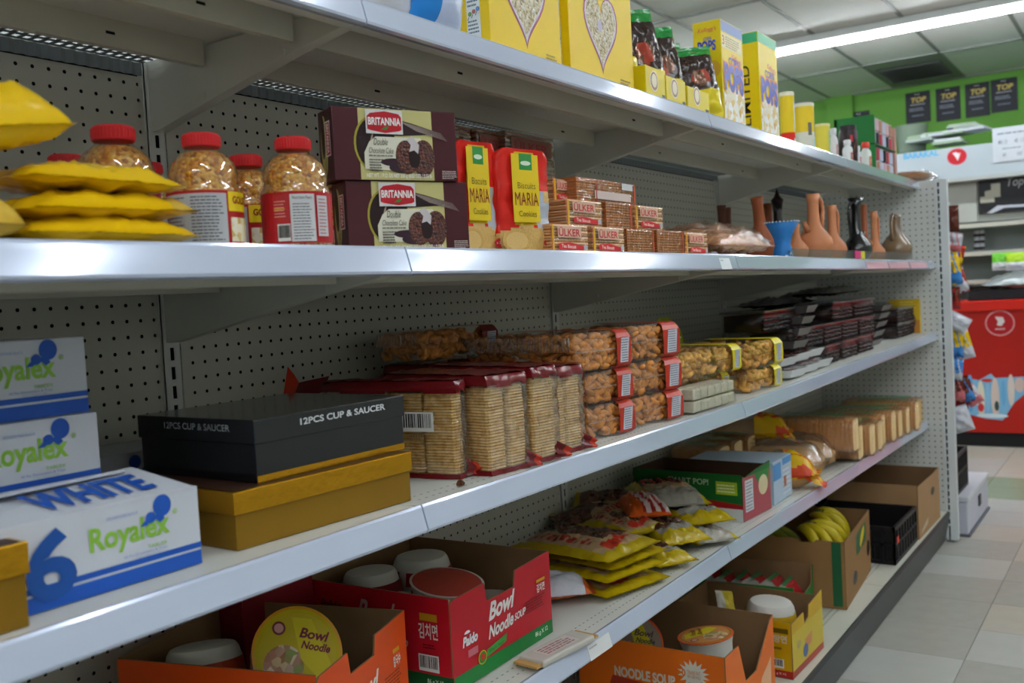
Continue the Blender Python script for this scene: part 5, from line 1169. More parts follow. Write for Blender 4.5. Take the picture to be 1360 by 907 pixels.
# small packs near the red carton
ow = [M('#c8622a', .28, bump=.4), M('#c9ccd4', .25, bump=.5, bs=60), M('#8a94a0', .3, bump=.5)]
P = AZ(763, 806, -.72); pouch('snack_packet', 'white and orange snack packet lying against the red carton', 'packet', (P.x+.012, P.y+.055, ZD(P.x)+.014), (0, R(0), R(38)), .105, .165, .042, 31, ow, mfn=lambda u, v, tp: 1 if tp and .14 < v < .9 and u < .86 else 0, wr=.004)
Pa = AZ(700, 872, -.72); Pb = AZ(758, 848, -.72)
t = thing('wafer_bar', 'flat pale wafer packet lying across the shelf edge below the red carton', 'packet', (.445, .068, ZD(.5)+.001), R(-6)); g = G(); g.box((-.078, -.028, .0), (.078, .028, .013)); g.build('wrapper', M('#c9c6bc', .28, bump=.4, bs=60), t, bevel=.004)
g = G(); g.box((-.094, -.026, .004), (-.078, .026, .008)); g.build('end_seal', M('#c29a5c', .3, bump=.5), t); g = G(); g.box((.078, -.026, .004), (.092, .026, .008)); g.build('end_seal', M('#c29a5c', .3, bump=.5), t)
p = Print(F_top(.0131)); p.rect(-.05, -.018, .045, .018, '#d9d4ce'); p.lines(-.045, -.015, .04, .015, 4, '#a87a78', seed=5, fill=.6); p.build('label', t)
# yellow bordered dried fruit packets
yb = M('#b09808', .22, bump=.6, bs=40, var=.15); brf = cells(['#3a1c14', '#6a4030', '#7a5a48', '#2a1814'], 70, .2, .7, 'dried_fruit'); redp = M('#98221c', .3, bump=.3); pale = M('#a88c68', .3, bump=.4); clr = M('#a8a498', .14, bump=.9, bs=70, metal=.2); tom = M('#b02c18', .3, bump=.3)
orn = M('#cf5a1c', .25, bump=.4); wht = M('#c9b4b0', .3, bump=.4)
DM = [yb, brf, redp, pale, clr, tom, orn, wht]
def mfA(u, v, tp):      # text strip, dark window, tomato end
    if v < .1 or v > .93 or u < .09 or u > .91: return 0
    if not tp: return 0
    if (u-.38)**2/.03+(v-.17)**2/.004 < 1: return 5
    if (u-.65)**2/.02+(v-.21)**2/.002 < 1: return 5
    if v < .26: return 3 if u < .85 else 0
    if u < .42: return 3 if not (.18 < u < .33 and math.sin(v*90) > -.2) else 2
    return 1
def mfB(u, v, tp):
    if v < .22: return 0
    if u < .10 or u > .92: return 0
    return 1 if v > .4 else 4
def mfC(u, v, tp):
    if v > .9 or v < .08: return 6
    return (7 if (u*9+v*2) % 2 < 1.2 else 2) if u > .35 else 6
def mfD(u, v, tp):
    if u < .12 or u > .9: return 0
    return 4 if v < .32 else (3 if v < .5 else (2 if math.sin(u*40) > .4 else 1))
def dp(u, v, y_off, z, rot, w_, l, t_, seed, mf, lab, ry=0, rx=0, cat='packet'):
    P = AZ(u, v, -.70); return pouch('dried_fruit_packet', lab, cat, (P.x, P.y+y_off, ZD(P.x)+z), (R(rx), R(ry), R(rot)), w_, l, t_, seed, DM, mfn=mf, wr=.005, nu=40, nv=54, group='yellow edged packets on the second lowest shelf')
P0 = AZ(800, 780, -.66); bx, by = .855, .215
for i in range(4):
    pouch('dried_fruit_packet', 'yellow edged packet in the neat stack by the red carton, '+('lowest of four', 'second of four from below', 'third of four from below', 'topmost with tomato picture')[i], 'packet', (bx+.006*i*(-1)**i, by+.004*i, ZD(.8)+.006+i*.0205), (0, 0, R(-16+3*i)), .205, .27, .022 if i < 3 else .030, 50+i, DM, mfn=mfA, wr=.004, group='yellow edged packets on the second lowest shelf', seal=.03, nu=44, nv=60)
dp(880, 738, .02, .008, -30, .11, .20, .03, 60, mfB, 'packet of dark silvery prunes close to the shelf edge beside the neat stack')
dp(905, 722, .03, .012, -35, .13, .19, .04, 61, mfB, 'larger prune packet in clear film with crinkled end over the shelf edge')
dp(857, 722, .06, .035, -20, .14, .20, .03, 62, mfA, 'yellow edged packet lying between the stack and the orange striped one')
dp(878, 708, .05, .055, -52, .11, .22, .04, 63, mfC, 'orange packet with white and red stripes on top of the heap')
dp(838, 700, .10, .045, 20, .13, .2, .035, 64, mfA, 'tilted packet with tomato picture leaning in the middle of the heap', ry=-25)
dp(815, 712, .13, .025, 40, .13, .19, .03, 65, mfB, 'dim packet at the back left of the heap', ry=-12)
dp(935, 708, .03, .006, -35, .13, .24, .03, 66, mfD, 'yellow packet with clear end lying under the heap towards the snack carton')
dp(945, 700, .06, .028, -40, .14, .26, .03, 67, mfB, 'dark window packet in front of the green carton, lower one')
dp(930, 690, .10, .052, -50, .17, .30, .045, 68, mfD, 'large dried fruit packet on top, hiding part of the green carton')
for i in range(2):
    dp(795, 700, .0, .008+i*.026, 75, .19, .20, .034, 70+i, mfA, ('lower', 'upper')[i]+' yellow packet of the dim pair against the back panel')
# green and red popcorn snack carton
z_ = ZD(1.5); Pl = AZ(988, 694, z_); Pr = AZ(1020, 681, z_)
grn = M('#17662a', .4, var=.04)
sc_, w_ = carton('popcorn_carton', 'green and red open popcorn snack carton behind the dried fruit packets', (Pl.x, Pl.y, z_), (Pl.x+.19, Pl.y-.012, z_), .34, .128, grn, [(0, 0), (1, 0), (1, 1.08), (.5, 1.02), (.1, .93), (0, .98)], inner=M('#4c3626', .8))
h = .128; p = Print(F_left(.34)); p.poly([(.0, .0), (.3395, 0), (.3395, h*.36), (.22, h*.44), (.12, h*.30), (0, h*.2)], '#a8161c'); p.poly([(.26, 0), (.3395, 0), (.3395, h*.27), (.26, h*.27)], '#d6d8d6')
p.text('SMART POP!', .115, h*.74, .125, h*.13, '#b9cdb4', bold=.02); p.rect(.262, h*.56, .325, h*.84, '#a4bc26'); p.lines(.266, h*.60, .32, h*.80, 3, '#e6ecc0', seed=3); p.ell(.11, h*.42, .05, h*.20, cells(['#b9a070', '#e2d3a8', '#8a7448'], 60, .6, .6, 'popped_corn_print')); p.build('printed_side', sc_)
p = Print(F_front()); p.rect(.0005, .0005, w_-.0005, h*.93, '#a3444c'); p.rect(w_*.08, h*.18, w_*.36, h*.86, '#cfd4d8'); p.lines(w_*.1, h*.2, w_*.34, h*.84, 9, '#8a8c94', seed=9); p.poly([(w_*.42, h*.93), (w_*.95, h*.93), (w_*.9, h*.5), (w_*.6, h*.62)], '#2f7a3c'); p.ell(w_*.72, h*.62, w_*.17, h*.22, '#d9c9a0'); p.build('printed_front', sc_)
for i in range(3): pouch('snack_packet', 'red and white packet tucked inside the green popcorn carton, '+('nearest', 'middle', 'farthest')[i], 'packet', (Pl.x+.10, Pl.y+.08+i*.09, z_+.062+.004*i), (R(10), 0, R(80)), .09, .12, .03, 90+i, [M('#b02a2a', .3, bump=.3), M('#b9b4ae', .3, bump=.3)], mfn=lambda u, v, tp: 0 if u > .4 else 1, group='packets inside the green carton')
t, w2 = boxthing('cookie_box', 'pale blue and white box beside the green popcorn carton', 'box', (Pl.x+.222, Pl.y-.010, z_), (Pl.x+.40, Pl.y-.006, z_), .26, .125, M('#b4c6d8', .4))
p = Print(F_front()); h = .125; p.rect(.001, h*.55, w2*.42, h*.93, '#4a93cf'); p.rect(w2*.5, h*.82, w2*.98, h*.98, '#4a93cf'); p.lines(w2*.5, h*.1, w2*.95, h*.75, 6, '#d9e2ea', seed=2); p.rect(w2*.55, h*.3, w2*.68, h*.55, '#b9705a'); p.build('printed_front', t)
# bun bags with yellow and orange printed ends
bunc = M('#c79c68', .6, var=.14, vs_=20, bump=.2); bunp = M('#d9bd94', .6, var=.1, vs_=20)
yo = [M('#e0b414', .25, bump=.5, bs=40), M('#d9481c', .25, bump=.5, bs=40)]
def bun(P, rz, L_, r_, lab, seed, end=True):
    t = thing('bun_bag', lab, 'bread', P, rz, 'bun bags with yellow and orange ends')
    g = G(); n = 12
    g.tube([(0, -L_/2+L_*q/n, r_*(.9+.08*math.sin(math.pi*q/n))) for q in range(n+1)], [r_*(.25+.75*min(1, math.sin(math.pi*(q+.35)/(n+.7))*1.6)) for q in range(n+1)], 16); g.build('buns', bunc, t, smooth=True)
    T = Matrix.Translation((0, 0, r_*.55)); pouch_grid(r_*2.5, L_*1.12, r_*1.9, seed, .006, T=T, nu=30, nv=40, mfn=(lambda u, v, tp: (2 if math.sin(u*17+v*9+seed) > .55 else 1) if (end and (v < .40+.06*math.sin(u*11+seed))) else 0)).build('wrapper', [clear_hi]+yo, t, smooth=True)
    if end:
        g = G(); g.grid(lambda u, v: ((u-.5)*r_*(2.3-.9*v)+.006*noise.noise(Vector((u*8, v*8, seed))), -L_*.36-v*L_*.26, r_*(1.75-1.7*v)*(1-.55*(2*u-1)**2)+.012*noise.noise(Vector((u*7+seed, v*9, 2)))+.004), 14, 12, lambda u, v: 1 if (math.sin(u*14+v*6+seed) > .45 or v > .8) else 0); g.build('printed_end', yo, t, smooth=True)
    return t
for i, (u, v, yo_, rz, L_, r_, lab) in enumerate(((1052, 640, .10, 12, .26, .045, 'bun bag with big yellow and orange end beside the pale blue box'), (1030, 618, .24, 20, .26, .045, 'bun bag with yellow printed end lying behind the first one'), (985, 612, .33, 60, .24, .04, 'dim bun bag with yellow edge behind the green popcorn carton'))):
    P = AZ(u, v, -.70); bun((P.x, min(P.y+yo_*.6, .40), ZD(P.x)+.002+(.05 if i == 1 else 0)), R(rz), L_, r_, lab, 31+i)
for i, (u, v) in enumerate(((1085, 632), (1100, 622))):
    P = AZ(u, v, -.715); bun((P.x, P.y+.13, ZD(P.x)+.002), R(10), .30, .05, ('pale long bread bag next to the bun bags at the shelf edge', 'pale long bread bag between the bun bags and the sliced loaves')[i], 41+i, end=False)
# sliced loaves in clear bags with green print, long axis towards the back
crust = M('#c48e58', .6, var=.18, vs_=18, bump=.15); crumb = M('#f0d29c', .65, var=.1, vs_=30, bump=.3, bs=120); greenp = M('#1c8a58', .3, var=.2, vs_=60)
lf = thing('bread_loaf', '', 'bread', (0, 0, 0), 0, 'sliced loaves in clear bags with green print')
g = G(); W2 = .050; HH = .102; n = 24
def sect_(k, s_, y): 
    a = 2*math.pi*k/n; c_, q_ = math.cos(a), math.sin(a); e_ = .45
    return (W2*s_*math.copysign(abs(c_)**e_, c_)*(1.06 if q_ > .3 else 1), y, HH/2+HH/2*s_*math.copysign(abs(q_)**e_, q_))
for i in range(20):
    y0, y1 = i*.0145, i*.0145+.0135; sc2 = 1 if 0 < i < 19 else .96
    V = [sect_(k, sc2*.985, y0) for k in range(n)]+[sect_(k, sc2, (y0+y1)/2) for k in range(n)]+[sect_(k, sc2*.985, y1) for k in range(n)]
    g.add(V, [(k, (k+1) % n, n+(k+1) % n, n+k) for k in range(n)]+[(n+k, n+(k+1) % n, 2*n+(k+1) % n, 2*n+k) for k in range(n)]+[tuple(range(n))[::-1], tuple(range(2*n, 3*n))], [0]*(2*n)+[1, 1])
g.build('slices', [crust, crumb], lf)['kind'] = 'stuff'
g = G(); 
def bagf(u, v):
    a = 2*math.pi*u; c_, q_ = math.cos(a), math.sin(a); e_ = .5; y = -.012+v*.36; s_ = 1.05 if .02 < v < .84 else (1.0 if v <= .02 else max(.22, 1.05-(v-.84)*5.2)); nz_ = 1+.05*noise.noise(Vector((c_*2, q_*2, v*9)))
    return (W2*s_*nz_*math.copysign(abs(c_)**e_, c_), y, HH/2+HH/2*s_*nz_*math.copysign(abs(q_)**e_, q_)*(1 if q_ > 0 else .97))
g.grid(bagf, 32, 26); g.build('wrapper', film('#fff8ee', .2, .08, 1.0, 50), lf, smooth=True)
p = Print(lambda u, v, hh: (u, v, HH*1.075+hh)); rr = random.Random(3)
for k in range(18): x = -.045+rr.random()*.02; y = .035+k*.0115; p.poly([(x, y), (x+.045+.015*rr.random(), y+.001), (x+.050, y+.008), (x+.006, y+.008)], greenp)
p.build('green_print', lf)
N = 11; first_l = True
ordn = ['first', 'second', 'third', 'fourth', 'fifth', 'sixth', 'seventh', 'eighth', 'ninth', 'tenth', 'eleventh']
for i in range(N):
    x = 2.425+i*.115; y = .040+(.014 if i % 3 == 1 else 0)-(.02 if i in (7, 8) else 0)
    o = lf if i == 0 else dup(lf)
    o.location = (x, y, ZD(x)+.0005); o.rotation_euler = (0, 0, R(3+.8*math.sin(i*2.1))); o['label'] = 'sliced bread loaf in a clear bag at the shelf edge, %s from the bun bags' % ordn[i]; o.scale = (1, 1, 1.16+.07*math.sin(i*1.7))
for i in range(4):
    x = 1.62+i*.125; o = dup(lf, (x, .245, ZD(x)+.0005), R(8*math.sin(i)), 'dim bagged loaf in the back row behind the bun bags, %s from the near end' % ordn[i], scale=(1.05, .72, .8)) if False else dup(lf, (x+.28, .33, ZD(x)+.0005), R(6*math.sin(i)), 'dim bagged loaf in the back row behind the bun bags, %s from the near end' % ordn[i])
    o.scale = (1, .55, .85)

# ---------------------------------------------------------------- base deck
zt = ZE+.205
Pl = AZ(963, 874, zt); Pr = AZ(1026, 816, zt); print('ORG', Pl, Pr)
orm2 = M('#e06a10', .36, var=.03)
oc2, w_ = carton('noodle_carton', 'orange open carton with starburst on the base deck', (Pl.x, Pl.y, ZE), (Pr.x, Pr.y, ZE), .40, .205, orm2, [(0, 0), (1, 0), (1, 1), (.93, .95), (.60, .5), (.38, .5), (.26, 1), (0, 1)], group='printed noodle cartons')
X2 = Matrix.Translation((Pl.x, Pl.y, ZE)) @ Matrix.Rotation(math.atan2(Pr.y-Pl.y, Pr.x-Pl.x), 4, 'Z'); h = .205
p = Print(F_left(.40))
st = []
for k in range(32): a = 2*math.pi*k/32; r_ = 1 if k % 2 else .62; st.append((.318+.042*r_*math.cos(a), h*.74+.036*r_*math.sin(a)))
p.poly(st, '#d9d3c8'); p.text('0', .288, h*.70, .010, .018, '#d97018', bold=.03); p.text('TRANS FAT', .302, h*.735, .034, .010, '#c98048', bold=.01); p.text('PER SERVING', .302, h*.69, .034, .008, '#c98048', bold=0)
p.text('NOODLE SOUP', .105, h*.55, .165, h*.13, '#cfc4b8', bold=.04); p.poly([(.05, 0), (.27, 0), (.25, h*.50), (.10, h*.56)], '#a8301c')
for k in range(7): p.poly([(.07+k*.025, .01), (.075+k*.025, .01), (.11+k*.025, h*.42), (.105+k*.025, h*.42)], '#c97a5a')
p.build('printed_side', oc2)
p = Print(F_front()); p.poly([(w_*.6, h*.05), (w_*.9, h*.05), (w_*.92, h*.5), (w_*.7, h*.35)], '#e8b088'); p.build('printed_front', oc2)
bowl(cloc(.15, .30, .14, X2), (R(70), R(-6), R(-70)), 'orange rimmed bowl standing on edge at the back of the starburst carton', '#9c8a7c', '#d9501c', ('Bowl', 'Noodle'), wc='#5a4a44', s=1.1)
bowl(cloc(.17, .11, .115, X2), (R(-6), R(3), R(40)), 'orange rimmed bowl lying flat in the starburst carton', '#c98a4a', '#dd561a', ('Noodle', 'Bowl'), wc='#6a2a1a', s=1.05)
bowl(cloc(.17, .11, .004, X2), (0, 0, 0), 'orange rimmed bowl under the flat one in the starburst carton', '#c98a4a', '#dd561a', None)
# yellow noodle carton
ylm = M('#cda40c', .36, var=.03); Pl = AZ(1057, 903, ZE); Pr = AZ(1094, 860, ZE)
yc, w_ = carton('noodle_carton', 'yellow open carton with a red foot and Korean lettering on the base deck', (Pl.x, Pl.y+.006, ZE), (Pr.x, Pr.y, ZE), .36, .155, ylm, [(0, 0), (1, 0), (1, 1.12), (.55, 1.05), (.53, .84), (.4, .78), (.38, 1), (0, .98)], group='printed noodle cartons')
h = .155; p = Print(F_left(.36)); p.rect(.0005, .0005, .3595, h*.13, '#a8201c'); p.text('86 g X 12', .30, h*.04, .04, h*.05, '#e8d8c8'); p.text('곰탕면', .288, h*.62, .058, h*.14, '#d9d2c0', bold=.03); p.rect(.285, h*.79, .35, h*.88, '#6a5a18'); p.rect(.295, h*.50, .33, h*.54, '#8a6a14'); p.bars(.285, h*.17, .335, h*.33, 9); p.build('printed_side', yc)
p = Print(F_front()); p.rect(.0005, .0005, w_-.0005, h*.78, '#cfb83a'); p.rect(.0005, .0005, w_-.0005, h*.13, '#a83a30'); p.poly([(w_*.35, h*.3), (w_*.6, h*.35), (w_*.62, h*.55), (w_*.4, h*.5)], '#d08a5a'); p.ell(w_*.4, h*.3, w_*.08, h*.12, '#5a6a9a'); p.ell(w_*.2, h*.52, w_*.06, h*.07, '#b0a070'); p.build('printed_front', yc)
Xy = Matrix.Translation((Pl.x, Pl.y, ZE)) @ Matrix.Rotation(math.atan2(Pr.y-Pl.y, Pr.x-Pl.x), 4, 'Z')
bowl(cloc(.115, .10, .172, Xy), (R(184), R(0), 0), 'upturned white bowl rising out of the yellow carton', '#c9c6be', '#c9c6be', None, band='#cfa81e', s=1.15)
pouch('seasoning_packet', 'small yellow and white packet poking out of the yellow carton', 'packet', cloc(.12, .24, .135, Xy), (R(60), R(12), R(-35)), .06, .09, .012, 77, [M('#c9b41e', .3, bump=.4), M('#c9c9bc', .3, bump=.4)], mfn=lambda u, v, tp: 1 if u < .4 else 0)
# low carton with ramen packets and green edging
Pr = AZ(1082, 746, -1.0); 
rm_, w_ = carton('ramen_carton', 'brown tray carton with green corner holding red packets behind the yellow carton', (Pr.x-.31, Pr.y-.03, ZE), (Pr.x-.025, Pr.y, ZE), .32, .15, M('#2a7a3a', .45), [(0, 0), (1, 0), (1, .98), (.93, .98), (.90, .60), (.03, .60), (0, .9)])
Xr = Matrix.Translation((Pr.x-.30, Pr.y-.03, ZE)) @ Matrix.Rotation(R(5.7), 4, 'Z')
for i in range(6):
    pouch('ramen_packet', 'red and silver noodle packet in the green edged tray, %s from its front' % ordn[i], 'packet', cloc(.14+.02*(i % 2), .045+i*.051, .062+.006*(i % 3), Xr), (R(58), R(3*(i % 3)), R(2)), .20, .12, .022, 80+i, [M('#a3262a', .25, bump=.5), M('#8d9088', .25, bump=.6, bs=60), M('#2f6a3c', .3)], mfn=lambda u, v, tp: 1 if u < .45 else (2 if v > .9 else 0), group='noodle packets in the green edged tray')
# banana carton
Pl = AZ(1125, 810, ZE); Pr = AZ(1157, 757, ZE)
bw = M('#8f6a40', .7, var=.05, vs_=18); dpt = .36; h = .226
bc, w_ = carton('banana_carton', 'tall brown banana carton with green stripe on the base deck', (Pl.x, Pl.y, ZE), (Pr.x, Pr.y, ZE), dpt, h, bw, [(0, 0), (1, 0), (1, 1), (0, .99)], left=[(0, 0), (1, 0), (1, 1), (.42, 1), (.40, .95), (.27, .95), (.25, .99), (0, .985)], inner=M('#7a5a38', .8))
p = Print(F_left(dpt)); p.rect(dpt-.042, .008, dpt-.012, h*.975, '#1f5a38'); p.build('printed_side', bc)
p = Print(F_front()); p.poly([(w_*.42, h*.55), (w_*.82, h*.60), (w_*.82, h*.90), (w_*.42, h*.88)], '#2a5e36'); p.ell(w_*.66, h*.74, w_*.11, h*.085, '#d9c020', rot=25); p.ell(w_*.63, h*.69, w_*.06, h*.03, '#d9c020', rot=50); p.build('printed_front', bc)
for (a, b, sx, sz) in ((.34, .27, .045, .022), (.90, .42, .03, .030)):
    p = Print(F_front()); p.ell(w_*a, h*b, sx, sz, '#1c120b'); p.build('hand_hole', bc)
Xb = Matrix.Translation((Pl.x, Pl.y, ZE)) @ Matrix.Rotation(math.atan2(Pr.y-Pl.y, Pr.x-Pl.x), 4, 'Z')
ban = M('#c9b41c', .45, var=.12, vs_=22); bang = M('#8f9a22', .45, var=.12, vs_=22); stem = M('#5c5a1c', .6)
def bunch(P, rz, lab, n_, mat, s=1, tilt=0):
    t = thing('banana_bunch', lab, 'bananas', P, rz, 'banana bunches in the brown carton', tilt)
    for i in range(n_):
        a = R(-34+68*i/(n_-1)); g = G(); pth = []; rs = []
        for k in range(11):
            q = k/10; ang = -.15+q*1.9; r_ = .105*s; x = r_*math.sin(ang); z = r_*(1-math.cos(ang)); pth.append((math.cos(a)*x-.01*math.cos(a), math.sin(a)*x*1.1+.024*s*(i-(n_-1)/2)*(1-q*.2), .045*s-z*.9+.065*math.sin(q*3.14)*.2)); rs.append(.0165*s*(.35+.65*min(1, math.sin(math.pi*(q*.93+.035))*1.5)))
        g.tube(pth, rs, 7); g.build('banana', mat, t, smooth=True)
    g = G(); g.tube([(-.03*s, 0, .040*s), (0, 0, .050*s), (.02*s, 0, .046*s)], [.010*s, .016*s, .02*s], 8); g.build('stem', stem, t, smooth=True); return t
bunch(cloc(.17, .15, h-.052, Xb), R(-100), 'yellow banana bunch at the front of the brown carton, rising over its rim', 4, ban, 1.08)
bunch(cloc(.36, .16, h-.050, Xb), R(-85), 'yellow green banana bunch at the right end of the brown carton', 3, ban, 1.05)
bunch(cloc(.15, .30, h-.075, Xb), R(-110), 'greener banana bunch low at the back of the brown carton', 4, bang, 1.0)
# black plastic crates
blp = M('#141417', .45, var=.1)
def crate(P, rz, w_, d_, h_, lab):
    t = thing('plastic_crate', lab, 'crate', P, rz, 'black plastic crates')
    def side(nm, L_, fr_):
        o, u, v_, n_ = [Vector(q) for q in fr_]; g = G()
        def bar(a0, b0, a1, b1, th=.006):
            pts = [(a0, b0), (a1, b0), (a1, b1), (a0, b1)]; g.prism(pts, th, fr_)
        bar(0, h_-.016, L_, h_, .010); bar(0, 0, L_, .014, .008); bar(0, h_*.48, L_, h_*.55); k = max(3, int(L_/.045))
        for i in range(k+1): x = (L_-.010)*i/k; bar(x, .014, x+.010, h_-.016)
        k2 = k*2
        for i in range(k2): x = L_*(i+.3)/k2; bar(x, .014, x+.004, h_*.48, .003)
        g.build(nm, blp, t)
    side('side_panel', w_, ((0,0,0), (1,0,0), (0,0,1), (0,1,0))); side('side_panel', w_, ((0,d_,0), (1,0,0), (0,0,1), (0,-1,0)))
    side('side_panel', d_, ((0,0,0), (0,1,0), (0,0,1), (1,0,0))); side('side_panel', d_, ((w_,0,0), (0,1,0), (0,0,1), (-1,0,0)))
    g = G(); g.box((.003, .003, .002), (w_-.003, d_-.003, .008)); g.box((.009, .009, .008), (w_-.009, .0105, h_*.93)); g.box((.009, .009, .008), (.0105, d_-.009, h_*.93)); g.box((w_-.0105, .009, .008), (w_-.009, d_-.009, h_*.93)); g.box((.009, d_-.0105, .008), (w_-.009, d_-.009, h_*.93)); g.build('liner', M('#0c0c0e', .6), t); return t
P = AZ(1190, 751, ZE); P2 = AZ(1218, 716, ZE); w_ = P2.x-P.x-.02
cr1 = crate((P.x, max(P.y, -.012), ZE), 0, w_, .36, .142, 'low black plastic crate with red tomatoes beside the banana carton')
p = Print(F_front()); p.rect(.030, .075, .065, .100, '#d8301c'); p.build('red_tag', cr1)
for i, (a, b) in enumerate(((.10, .07), (.20, .09), (.28, .06), (.15, .17), (.25, .2))):
    t = thing('tomato', 'red tomato lying in the low black crate, %s from its front corner' % ordn[i], 'tomato', (P.x+a, max(P.y, -.012)+b, ZE+.010), 0, 'tomatoes in the low black crate'); g = G(); g.lathe([(.008, 0), (.026, .008), (.033, .026), (.027, .046), (.010, .054), (0, .052)], 16); g.build('fruit', M('#c8241a', .25), t, smooth=True); g = G(); g.lathe([(0, .054), (.010, .055), (0, .058)], 5); g.build('stalk', M('#3a5a22', .6), t)
P = AZ(1223, 718, ZE); P2 = AZ(1256, 687, ZE)
big = M('#a5815a', .72, var=.05, vs_=16)
bg, w_ = carton('large_carton', 'large plain brown carton with hand hole at the far end of the base deck', (P.x+.01, max(P.y, -.015), ZE), (min(P2.x, 3.655), -.020, ZE), .37, .222, big, [(0, 0), (1, 0), (1, 1), (.86, 1), (.70, .98), (0, .98)], inner=M('#7d5f40', .8))
p = Print(F_front()); p.ell(w_*.66, .222*.66, .040, .017, '#20150d'); p.poly([(w_*.1, .012), (w_*.40, .03), (w_*.42, .055), (w_*.15, .03)], '#b9a58c'); p.build('hand_hole', bg)
crate((3.18, .375, ZE+.0), 0, .44, .12, .235, 'tall black crate behind the large brown carton')
crate((2.72, .376, ZE), 0, .44, .125, .20, 'black crate against the back panel behind the tomato crate')

# ================================================================ END CAP, BACK OF THE SHOP
# black crate and white drawer box behind the end panel
crate((3.735, -.055, -1.10), 0, .36, .44, .185, 'black crate standing behind the end panel on the white box')
wb = M('#c6c8d6', .4, var=.03)
t = thing('storage_box', 'white plastic storage box with lid on the floor past the shelving end', 'box', (3.80, -.095, FLOOR+.012), R(0))
g = G(); g.box((0, 0, 0), (.62, .50, .150)); g.build('body', wb, t, bevel=.006); g = G(); g.box((-.006, -.006, .150), (.626, .506, .176)); g.build('lid', M('#d3d5dd', .35), t, bevel=.005)
g = G(); g.box((.30, -.006, .07), (.36, 0, .12)); g.build('latch', M('#2a2c30', .4), t); g = G(); g.box((-.004, -.006, -.012), (.624, .5, 0)); g.build('base', M('#6a6e7a', .5), t)
t = thing('plinth', 'grey wooden plinth under the black crate behind the end panel', 'plinth', (3.735, .0, FLOOR), 0)
# (plinth replaced by the storage box when it is too close)
g = G(); g.box((0, .02, 0), (.06, .40, .188)); g.build('board', M('#8a8c8e', .6), t, bevel=.002)
# strips of hanging snack bags on the end cap
hb_m = [M('#d9b414', .25, bump=.5), M('#a3241c', .25, bump=.5), M('#5a2418', .25, bump=.6), M('#c9cbd4', .2, bump=.8, bs=50), M('#3a7fc4', .3, bump=.4), M('#c96a70', .3, bump=.4)]
rr = random.Random(8); k = 0
def hang(u, v, w_, l, ca, cb, lab, rot):
    P = AX(u, v, 3.80)
    return pouch('hanging_snack_bag', lab, 'snack bag', (3.80+.02*(len(lab) % 3), P.y, P.z), (R(90), R(rot), R(-86)), w_, l, .05, int(u+v), hb_m, mfn=lambda a, b, tp: ca if (b > .35 or not tp) and abs(math.sin(a*9+b*4)) > .35 else cb, wr=.008, group='snack bags hanging on the end cap')
for u, v, w_, l, ca, cb, lab, rot in ((1266, 322, .07, .09, 3, 5, 'topmost pale snack bag hanging past the end panel', 10), (1268, 338, .06, .09, 1, 0, 'narrow red bag in the upper hanging cluster', 14), (1265, 357, .07, .15, 0, 4, 'yellow and blue bag in the upper hanging cluster', -6), (1271, 372, .06, .12, 1, 3, 'red and white bag at the right of the upper cluster', -14), (1266, 396, .06, .10, 2, 1, 'dark red bag at the foot of the upper cluster', 0),
        (1272, 428, .10, .08, 3, 3, 'crinkled silver bag at the top of the lower cluster', 30), (1267, 455, .07, .15, 0, 4, 'yellow bag on the left of the lower cluster', 0), (1277, 458, .06, .14, 0, 3, 'yellow and white bag leaning right in the lower cluster', -14), (1270, 490, .06, .10, 4, 3, 'blue and silver bag in the middle of the lower cluster', 6),
        (1268, 515, .07, .14, 2, 5, 'brown bag in the lower cluster under the blue one', -4), (1276, 520, .07, .12, 2, 4, 'brown and blue bag at the right of the lower cluster', -14), (1283, 530, .07, .10, 3, 5, 'pink and silver bag sticking out of the lower cluster', -30), (1269, 545, .06, .12, 1, 2, 'dark red bag near the foot of the lower cluster', 4), (1276, 556, .09, .12, 3, 3, 'silver bag at the very foot of the lower cluster', -18), (1264, 290, .05, .12, 2, 2, 'small dark pack peeping past the top of the end panel', 0)):
    hang(u, v, w_, l, ca, cb, lab, rot)
t = thing('clip_strip', 'thin white clip strip that carries the hanging snack bags', 'hanger', (3.715, -.055, -.75)); g = G(); g.box((0, -.012, 0), (.003, .012, 1.0)); g.build('strip', M('#c9cbd0', .4), t); g = G(); g.box((0, -.012, .985), (.05, .0, 1.0)); g.build('hook', M('#c9cbd0', .4), t)

def px(pts, X): return [(lambda P: (P.y, P.z))(AX(u, v, X)) for u, v in pts]
def F_back(x): return lambda u, v, h: (x-h*1.5, u, v)
